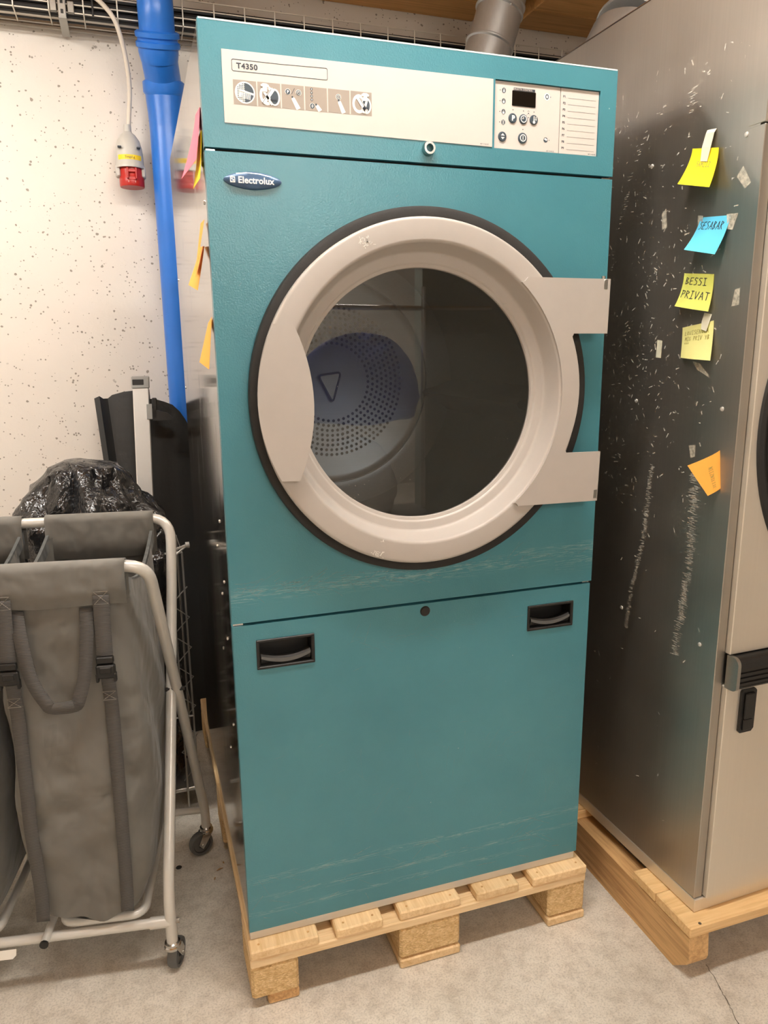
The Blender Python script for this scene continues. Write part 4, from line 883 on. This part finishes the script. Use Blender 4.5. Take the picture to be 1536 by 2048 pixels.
# ------------------------------------------------------------------ items leaning at the wall
def sheet(name, label, xs_top, z_top, yt, ybm, fold, prof=None, xoff=0):
    """leaning vinyl sheet; columns of (x_top, z_top, x_bottom, wave)"""
    m = MB(); K = 14; V = []; F = []; n = len(xs_top)
    for i, (xt, zt_, xb, wv) in enumerate(xs_top):
        for j in range(K+1):
            t = j/K; V.append((xt+(xb-xt)*t, yt+(ybm-yt)*t - wv*(.6+.4*math.sin(t*3)), zt_*(1-t)+.004*t))
    for i in range(n-1):
        for j in range(K): a = i*(K+1)+j; F.append([a, a+1, a+K+2, a+K+1])
    q = len(V); V2 = [(v[0], v[1]+.004, v[2]) for v in V]
    m.add(V, F, 'sheet', True); m.add(V2, [f[::-1] for f in F], 'sheet', True)
    e = [i*(K+1) for i in range(n)]; W2 = V+V2
    m.add(W2, [[a, b, q+b, q+a] for a, b in zip(e[:-1], e[1:])]+[[a+K, q+a+K, q+b+K, b+K] for a, b in zip(e[:-1], e[1:])]+[[j, j+1, q+j+1, q+j] for j in range(K)]+[[e[-1]+j, q+e[-1]+j, q+e[-1]+j+1, e[-1]+j+1] for j in range(K)], 'sheet')
    o = m.build(name); return tag(o, label, 'sheet')
def shx(L, Y): k = (1.3293+Y)/(1.3293+1.52); return [(-.138+(a+.138)*k, 1.3467+(b-1.3467)*k, -.138+(c+.138)*k, d) for a, b, c, d in L]
sheet('vinyl_sheet', 'black vinyl sheet with curled left edge leaning left of the white post', shx([(-.280, 1.192, -.20, .03), (-.262, 1.200, -.185, .035), (-.250, 1.190, -.175, .018), (-.235, 1.190, -.165, .006), (-.22, 1.202, -.16, .010), (-.18, 1.212, -.13, .0), (-.12, 1.218, -.09, .004), (-.09, 1.218, -.06, 0)], 1.44), None, 1.44, 1.22, None)
sheet('vinyl_sheet', 'black round-cornered vinyl sheet leaning right of the white post', shx([(-.098, 1.185, -.14, .0), (-.07, 1.182, -.10, .006), (-.04, 1.172, -.07, .0), (-.012, 1.160, -.03, .004), (.012, 1.135, .0, .0), (.03, 1.105, .03, .0), (.05, 1.06, .06, .0), (.08, .98, .10, .004), (.16, .93, .20, 0), (.3, .9, .34, 0)], 1.375), None, 1.375, 1.20, None)
ps = thing('aluminium_post', 'white aluminium post with grey end cap leaning against the wall', 'post', (-.15, 1.12, 0))
def TP(x, y, z): t = z/1.235; return (-.162+.045*t+x, 1.115+.200*t+y, z)
mb = MB(); mb.box(-.030, .022, -.018, .018, 0.004, 1.235, 'alu', .003, TP); mb.build('profile', ps)
mb = MB(); mb.box(-.033, .025, -.021, .021, 1.232, 1.272, 'capg', .003, TP); mb.box(-.030, .006, -.0222, -.019, 1.244, 1.262, 'black', .001, TP); mb.build('end_cap', ps, label='grey plastic end cap')
mb = MB(); mb.box(.012, .030, -.0235, -.005, 1.130, 1.180, 'capg', .001, TP); mb.box(.030, .046, -.022, -.006, 1.130, 1.200, 'black', .003, TP)
mb.poly([TP(.028, -.022, 1.165), TP(.080, -.022, 1.148), TP(.096, -.022, 1.132), TP(.090, -.022, 1.125), TP(.030, -.022, 1.125)], 'black', (0, .012, 0)); mb.build('clamp', ps, label='black lever clamp')

# black rubbish bag behind the trolley
def lump(mb, c, rx, ry, z0, z1, mat, seed, n=64, k=44, amp=.045):
    random.seed(seed); ph = [(random.uniform(0, 6.3), random.randint(2, 9), random.uniform(2, 14), random.uniform(.2, 1)) for _ in range(18)]
    V = []; F = []
    for j in range(k+1):
        t = j/k; z = z0+(z1-z0)*t; s_ = (1-max(0, (t-.62)/.38)**2.6)**.5 if t < 1 else 0.0
        s_ = max(s_, .02); s_ *= (.9+.1*math.sin(t*5))
        for i in range(n):
            a = 2*PI*i/n; d = sum(w*abs(math.sin(p+f*a/2+g*t)) for p, f, g, w in ph)/18
            r = s_*(1+amp*9*(d-.38)); V.append((c[0]+rx*r*math.cos(a), c[1]+ry*r*math.sin(a), z+.02*math.sin(a*3+t*7)*(s_ < .98)))
    for j in range(k):
        for i in range(n): F.append([j*n+i, j*n+(i+1) % n, (j+1)*n+(i+1) % n, (j+1)*n+i])
    F.append([k*n+i for i in range(n)]); F.append([i for i in range(n)][::-1]); mb.add(V, F, mat, True)
def plastic_bag(mb):
    random.seed(8); n, k = 110, 64; V = []; F = []; cy = .86
    top = [(-.52, .83), (-.485, .90), (-.46, .965), (-.42, 1.005), (-.38, 1.045), (-.33, 1.068), (-.29, 1.062), (-.26, 1.046), (-.215, 1.052), (-.19, 1.035), (-.165, .985), (-.14, .955), (-.10, .915), (-.075, .86), (-.07, .80)]
    def edge(z, side):
        best = None
        for a, b in zip(top[:-1], top[1:]):
            if (a[1]-z)*(b[1]-z) <= 0 and a[1] != b[1]:
                x = a[0]+(b[0]-a[0])*(z-a[1])/(b[1]-a[1]); best = x if best is None else (min(best, x) if side < 0 else max(best, x))
        return best
    from mathutils import noise as NZ
    for j in range(k+1):
        t = j/k; z = .10+(1.058-.10)*t
        x0 = edge(z, -1) if z > .84 else -.515+.0*z; x1 = edge(z, 1) if z > .84 else -.072
        if x0 is None: x0 = -.34
        if x1 is None: x1 = -.28
        cx, w = (x0+x1)/2, max(.006, (x1-x0)/2); dp = .165*min(1, (w/.2))**.7
        for i in range(n):
            a = 2*PI*i/n; c_, q_ = math.cos(a), math.sin(a); p = Vector((cx+w*c_, cy+dp*q_, z))
            w1 = p+Vector((NZ.noise(p*5), NZ.noise(p*5+Vector((9, 0, 0))), 0))*.08; d = abs(NZ.noise(Vector((w1.x*13, w1.y*9, w1.z*5))))*.085+abs(NZ.noise(Vector((w1.x*34, w1.y*20, w1.z*11+w1.x*14))))*.034-.026
            V.append((p.x+d*c_*.5, p.y+d*q_, z+.3*d*(t < .98)))
    for j in range(k):
        for i in range(n): F.append([j*n+i, j*n+(i+1) % n, (j+1)*n+(i+1) % n, (j+1)*n+i])
    F.append([k*n+i for i in range(n)]); F.append([i for i in range(n)][::-1])
    mb.add(V, F, 'film', True)
mb = MB(); plastic_bag(mb); o = mb.build('rubbish_bag'); 
for v in o.data.vertices:
    v.co.z = max(v.co.z, .075)
tag(o, 'crumpled black plastic rubbish bag behind the laundry trolley', 'bag')
# wire basket holding bag
wb = thing('wire_stand', 'zinc wire stand with zigzag bracing behind the trolley', 'rack', (-.30, .86, 0))
for (x, y) in ((-.050, .74), (-.082, .72), (-.055, .95), (-.55, .74), (-.55, .95)): MB().tube([(x, y, .012), (x, y, .80)], .0028, 'wire', 8).build('upright', wb)
P = []; z = .10
while z < .74: P += [(-.090, .73, z), (-.042, .745, z+.045)]; z += .092
MB().tube(P, .002, 'wire', 6).build('zigzag_wire', wb)
for z in (.30, .06, .80): MB().tube([(-.55, .74, z), (-.050, .74, z), (-.055, .95, z), (-.55, .95, z)], .003, 'wire', 8, closed=True).build('ring_wire', wb)
m = MB(); m.tube([(-.085, .70, .815), (-.035, .715, .826)], .004, 'wire', 8); m.tube([(-.085, .69, .795), (-.035, .715, .826)], .003, 'wire', 8); m.lathe([(.0001, -.007), (.009, -.005), (.009, .005), (.0001, .007)], 'capg', (-.035, .715, .826), 'X', 12); m.build('corner_hook', wb)
m = MB(); m.box(-.55, -.05, .74, .95, .055, .068, 'wire', .002); m.build('base_plate', wb)

# ------------------------------------------------------------------ laundry trolley and its bags
th = math.radians(9); ev = Vector((-math.cos(th), math.sin(th), 0)); dv = Vector((math.sin(th), math.cos(th), 0)); A0 = Vector((-.17, .137, 0))
TR = lambda e, s_, z: tuple(A0+ev*e+dv*s_+Vector((0, 0, z)))
tl_ = thing('laundry_trolley', 'silver tubular laundry trolley with crossed legs on swivel casters', 'trolley', TR(.45, .2, 0))
LEN = .92; rT = .0122
mb = MB()
F_ = [(-.015, 0, .062), (-.015, .0, .20), (-.0205, .10, .385), (-.024, .20, .555), (-.028, .34, .817), (-.028, .395, .950), (LEN+.02, .400, .950), (LEN+.028, .34, .817), (LEN+.024, .20, .555), (LEN+.015, .0, .20), (LEN+.015, 0, .062)]
def path_f(P): return [Vector(TR(*p)) for p in P]
mb.tube(fillet(path_f(F_), .058, 7), rT, 'tube', 14); mb.build('leg_frame', tl_)
mb = MB(); R2 = [(-.061, .4, .062), (-.061, .4, .125), (-.056, .385, .185), (-.036, .2, .604), (-.029, -.01, .945), (LEN+.029, -.02, .945), (LEN+.036, .2, .604), (LEN+.056, .385, .185), (LEN+.061, .4, .062)]
mb.tube(fillet(path_f(R2), .05, 7), rT, 'tube', 14); mb.build('leg_frame', tl_)
mb = MB(); mb.tube(path_f([(-.012, 0, .128), (LEN+.01, 0, .128)]), .0105, 'tube', 12); mb.tube(path_f([(-.016, 0, .128), (.028, 0, .128)]), .0128, 'tube', 12); mb.build('front_rail', tl_)
mb = MB(); mb.tube(path_f([(-.058, .4, .128), (LEN+.056, .4, .128)]), .0095, 'tube', 12); mb.build('back_rail', tl_)
for e0 in (.04, .34, .64):
    mb = MB(); mb.tube(fillet(path_f([(e0, .38, .148), (e0, .01, .148), (e0+.17, .01, .148), (e0+.17, .38, .148)]), .03, 6), .0098, 'tube', 12); mb.build('support_loop', tl_)
for e0 in (.237, .56):
    mb = MB(); mb.tube(path_f([(e0, -.035, .140), (e0, .42, .140)]), .0085, 'tube', 12); mb.tube(path_f([(e0, -.037, .140), (e0, -.033, .140)]), .0092, 'black', 12); mb.build('cross_tube', tl_)
mb = MB(); mb.tube(path_f([(-.034, .0, .128), (-.020, 0, .128)]), .0055, 'chrome', 8); mb.build('bolt', tl_)
mb = MB(); mb.tube(path_f([(-.056, .205, .58), (-.012, .205, .58)]), .005, 'black', 8); mb.build('pivot_bolt', tl_)
m = MB(); m.add([TR(.300, -.0135, .120), TR(.45, -.0135, .120), TR(.45, -.0135, .098), TR(.31, -.0135, .096), TR(.302, -.0135, .104)], [[0, 1, 2, 3, 4]], 'white'); m.build('paper_tag', tl_)
def caster(e, s_, ang):
    c = Vector(TR(e, s_, 0)); m = MB()
    m.lathe([(.0001, .094), (.0105, .094), (.0105, .078), (.0165, .076), (.0165, .071), (.0185, .069), (.0185, .063), (.014, .061), (.0001, .061)], 'chrome', (c.x, c.y, 0), 'Z', 24)
    d = Vector((math.cos(ang), math.sin(ang), 0)); nn = Vector((-d.y, d.x, 0)); wc = c+d*.018+Vector((0, 0, .0325))
    for s2 in (-1, 1):
        o_ = nn*s2*.0135; pr = [c-d*.012+Vector((0, 0, .064)), c+d*.016+Vector((0, 0, .064)), wc+d*.012+Vector((0, 0, .004)), wc+Vector((0, 0, -.010)), wc-d*.010+Vector((0, 0, .002))]
        m.poly([tuple(p+o_) for p in pr], 'chrome', tuple(nn*s2*.0018))
    m.tube([wc-nn*.017, wc+nn*.017], .004, 'chrome', 8); cf = m.build('caster', tl_)
    w = MB(); n = 28
    prof = [(.010, -.009), (.024, -.007), (.0245, -.0105), (.0305, -.0105), (.0322, -.006), (.0322, .006), (.0305, .0105), (.0245, .0105), (.024, .007), (.010, .009)]
    V = []; F = []
    for r, h in prof:
        for k in range(n): a = 2*PI*k/n; V.append(tuple(wc+nn*h+d*r*math.cos(a)+Vector((0, 0, r*math.sin(a)))))
    F = [[i*n+k, i*n+(k+1) % n, (i+1)*n+(k+1) % n, (i+1)*n+k] for i in range(len(prof)-1) for k in range(n)]
    w.add(V, F, 'caster_t', True); V = [tuple(wc+nn*.0072*s_3+d*.0245*math.cos(2*PI*k/n)+Vector((0, 0, .0245*math.sin(2*PI*k/n)))) for s_3 in (-1, 1) for k in range(n)]
    w.add(V, [list(range(n)), list(range(n, 2*n))], 'black'); w.build('wheel', cf)
caster(-.015, 0, math.radians(68)); caster(-.061, .4, math.radians(200)); caster(LEN+.015, 0, 1.0); caster(LEN+.061, .4, 2.0)

def laundry_bag(e0, label, seed):
    t = thing('laundry_bag', label, 'laundry bag', TR(e0+.13, .2, .17), 'grey bags hanging in the trolley'); random.seed(seed)
    Wd = .258; e1 = e0+Wd
    # body: open sack, superellipse section
    K, n = 34, 88; V = []; F = []
    for j in range(K+1):
        t_ = j/K; z = .872-(.872-.172)*t_; tt = max(0, 1-t_/.10)
        bulge = math.sin(PI*min(1, t_*1.05))
        hw = Wd/2-.004+.020*bulge*(1-.2*t_); s0 = -.012-.012*bulge-.016*max(0, 1-t_*3); s1 = .385+.01*bulge+.022*max(0, 1-t_*3)
        if t_ > .9: hw -= .02*(t_-.9)/.1
        ce, cs = e0+Wd/2+.006*t_, (s0+s1)/2; hs = (s1-s0)/2; p = 5.5
        for i in range(n):
            a = 2*PI*i/n; c_, q_ = math.cos(a), math.sin(a); k_ = (abs(c_)**p+abs(q_)**p)**(-1/p)
            ee, ss = ce+hw*c_*k_, cs+hs*q_*k_
            fr = max(0, -q_*k_)
            wr = .010*math.sin(ee*38+z*17+seed)*math.sin(z*23-ee*20)+.006*math.sin(z*41+ee*25+2*math.sin(z*13))+.006*math.sin(z*9+ee*55)+.004*math.sin(z*70-ee*60)
            wr = max(wr, -.002)
            ss += wr*bulge*(1 if q_ < 0 else .3); ee += .006*math.sin(z*19+ss*30)*bulge*(abs(c_) > .6)
            zz = z+(.010*math.sin(ee*40)+.004*math.sin(ee*90))*(t_ > .97)+tt*(.055*abs(2*(ss-s0)/(s1-s0)-1)**1.6 if abs(c_*k_) > .6 else .045)
            V.append(TR(ee, ss, zz))
    for j in range(K):
        for i in range(n): F.append([j*n+i, j*n+(i+1) % n, (j+1)*n+(i+1) % n, (j+1)*n+i])
    m = MB(); m.add(V, F, 'fab', True); m.add([V[K*n+i] for i in range(n)], [list(range(n))], 'fab')
    m.build('sack', t)
    # corner seams
    for (ee, ss) in ((e0+.010, -.012), (e1-.006, -.012)):
        pass
    # hems over the bars
    def hem(s_, zt_, inner, drop, w0, w1, mat='fab', name='hem'):
        m = MB(); prof = []; r = .0165
        for k in range(9): a = PI*k/8; prof.append((s_+ -r*math.cos(a), zt_+r*math.sin(a)))
        fr = [(s_-r-.001, zt_-drop), (s_-r-.003, zt_-drop*.5)]+prof+[(s_+r, zt_-drop*.45), (s_+r-.004, zt_-drop)]
        N = 14; V = []
        for i in range(N+1):
            e = w0+(w1-w0)*i/N
            for (a, b) in fr: V.append(TR(e, a+.0015*math.sin(e*60)*(b < zt_), b+.002*math.sin(e*31)*(b < zt_-.02)))
        q = len(fr); F = [[i*q+j, i*q+j+1, (i+1)*q+j+1, (i+1)*q+j] for i in range(N) for j in range(q-1)]
        m.add(V, F, mat, True); o = m.build(name, t); md = o.modifiers.new('thick', 'SOLIDIFY'); md.thickness = .0016; md.offset = 1; return o
    hem(-.018, .945, 0, .068, e0+.002, e1+.002)
    hem(.400, .950, 0, .092, e0+.004, e1-.002)
    # side bands with folded binding
    for (ee, sgn) in ((e0+.010, -1), (e1-.006, 1)):
        m = MB(); N = 12; V = []
        for i in range(N+1):
            u = i/N; s_ = -.022+.424*u; zt_ = .872+.055*abs(2*u-1)**1.6; V += [TR(ee+sgn*.003, s_, zt_+.003), TR(ee+sgn*.004, s_, zt_-.026), TR(ee-sgn*.006, s_, zt_-.026), TR(ee-sgn*.004, s_, zt_+.003)]
        m.add(V, [[i*4+j, i*4+(j+1) % 4, (i+1)*4+(j+1) % 4, (i+1)*4+j] for i in range(N) for j in range(4)], 'fabd', True); m.build('binding', t)
    # straps on front
    def strap(P, w, name='strap', mat='web', lift=.0015, parent=t, wd=None):
        m = MB(); P = smooth_path(P, 5); V = []
        for i, p in enumerate(P):
            a = P[max(i-1, 0)]; b = P[min(i+1, len(P)-1)]; d = b-a; nn = Vector((d.z, 0, -d.x)).normalized()*w/2
            V += [TR(p.x-nn.x, p.y-lift, p.z-nn.z), TR(p.x+nn.x, p.y-lift, p.z+nn.z)]
        m.add(V, [[2*i, 2*i+1, 2*i+3, 2*i+2] for i in range(len(P)-1)], mat, True); o = m.build(name, parent); md = o.modifiers.new('thick', 'SOLIDIFY'); md.thickness = .0016; md.offset = 0; return o
    for q, es in enumerate((e0+.048, e0+.224)):
        sh = .006 if q else 0
        strap([(es, -.038, .898), (es+.001, -.039, .85), (es+.002, -.041, .785), (es+.003, -.041, .745)], .030, 'strap')
        fz = lambda z: (lambda t_: -.012-.012*math.sin(PI*min(1, t_*1.05))-.016*max(0, 1-t_*3))((.872-z)/.70)-.0055
        st = strap([(ex, fz(zz), zz) for ex, zz in ((es+.003, .735), (es+.001, .67), (es+.001, .60), (es+.002, .50), (es+.004, .40), (es+.008-sh, .26), (es+.012-sh, .183))], .026, 'strap')
        bk = MB(); T = TR
        bk.box(es-.014, es+.018, -.052, -.040, .762, .776, 'black', .002, T); bk.box(es-.016, es+.020, -.053, -.040, .7315, .7595, 'black', .003, T); bk.box(es-.017, es-.012, -.052, -.041, .724, .742, 'black', .001, T); bk.box(es+.016, es+.021, -.052, -.041, .724, .742, 'black', .001, T); bk.box(es-.010, es+.013, -.0545, -.05, .742, .756, 'black', .002, T)
        bk.build('buckle', t)
        x = MB(); 
        for (a, b, c_, d_) in ((es-.013, .905, es+.013, .880), (es-.013, .880, es+.013, .905), (es-.013, .905, es+.013, .905), (es-.013, .880, es+.013, .880), (es-.011, .70, es+.014, .682), (es-.011, .682, es+.014, .70), (es-.011, .70, es+.014, .70), (es-.011, .682, es+.014, .682)):
            x.tube([TR(a, -.0405, b), TR(c_, -.0405, d_)], .0006, 'stitch', 4)
        x.build('stitching', t)
    ca, cb = e0+.078, e0+.204
    strap([(ca, -.030, .872), (ca+.002, -.040, .82), (ca+.012, -.046, .74), (ca+.026, -.049, .692), (ca+.036, -.050, .680), (cb-.052, -.050, .679), (cb-.040, -.050, .690), (cb-.018, -.048, .74), (cb-.006, -.042, .82), (cb, -.030, .872)], .025, 'carry_loop', 'web')
    return t
laundry_bag(.008, 'grey canvas laundry bag with buckled straps at the trolley right end', 1)
laundry_bag(.312, 'second grey canvas laundry bag, partly cut by the left picture edge', 2)
laundry_bag(.616, 'third grey canvas laundry bag in the trolley, beyond the left picture edge', 3)

# ------------------------------------------------------------------ small litter on the floor
random.seed(2)
for (x, y, a, L) in ((-.024, .432, .3, .018), (-.040, .40, 1.2, .010), (-.012, .455, 2.0, .008)):
    m = MB(); d = Vector((math.cos(a), math.sin(a), 0))*L/2; P = [Vector((x, y, .0022))-d, Vector((x, y, .004)), Vector((x, y, .0022))+d]
    m.tube(P, [.001, .002, .0008], 'woodchip', 5); o = m.build('wood_splinter'); tag(o, 'tiny wood splinter on the floor beside the pallet', 'splinter', 'wood splinters by the pallet')
m = MB(); m.lathe([(.0001, .002), (.006, .0018), (.008, .0002)], 'rubber', (-.127, .478, 0), 'Z', 16); o = m.build('floor_bolt'); tag(o, 'small dark round bolt head in the floor by the trolley', 'bolt')

# ------------------------------------------------------------------ what the door glass mirrors: clothes rail with laundry behind the camera
rk = thing('clothes_rail', 'steel clothes rail seen mirrored in the round door glass', 'rack', (1.3, -3.1, 0))
for x in (.75, 1.62):
    MB().tube([(x, -3.1, .0), (x, -3.1, 1.75)], .016, 'chrome', 12).build('upright', rk)
MB().tube([(.70, -3.1, 1.62), (2.1, -3.1, 1.62)], .016, 'chrome', 12).build('top_rail', rk)
MB().box(.75, 1.62, -3.28, -2.92, .28, .31, 'zinc', .004).build('shelf', rk)
m = MB(); lump(m, (1.18, -3.08), .40, .17, .92, 1.45, 'bluecloth', 4, amp=.03); o = m.build('laundry_sack'); tag(o, 'blue laundry sack hanging on the rail, mirrored in the door glass', 'laundry sack')
m = MB(); lump(m, (1.10, -3.08), .32, .15, .312, .80, 'linen', 9, amp=.03); o = m.build('linen_pile'); tag(o, 'white linen pile on the rail shelf, mirrored in the door glass', 'linen')
B('wall_partition', (1.75, 3.0, -3.6, -3.45, 0, CEIL), 'partition', kind='structure')
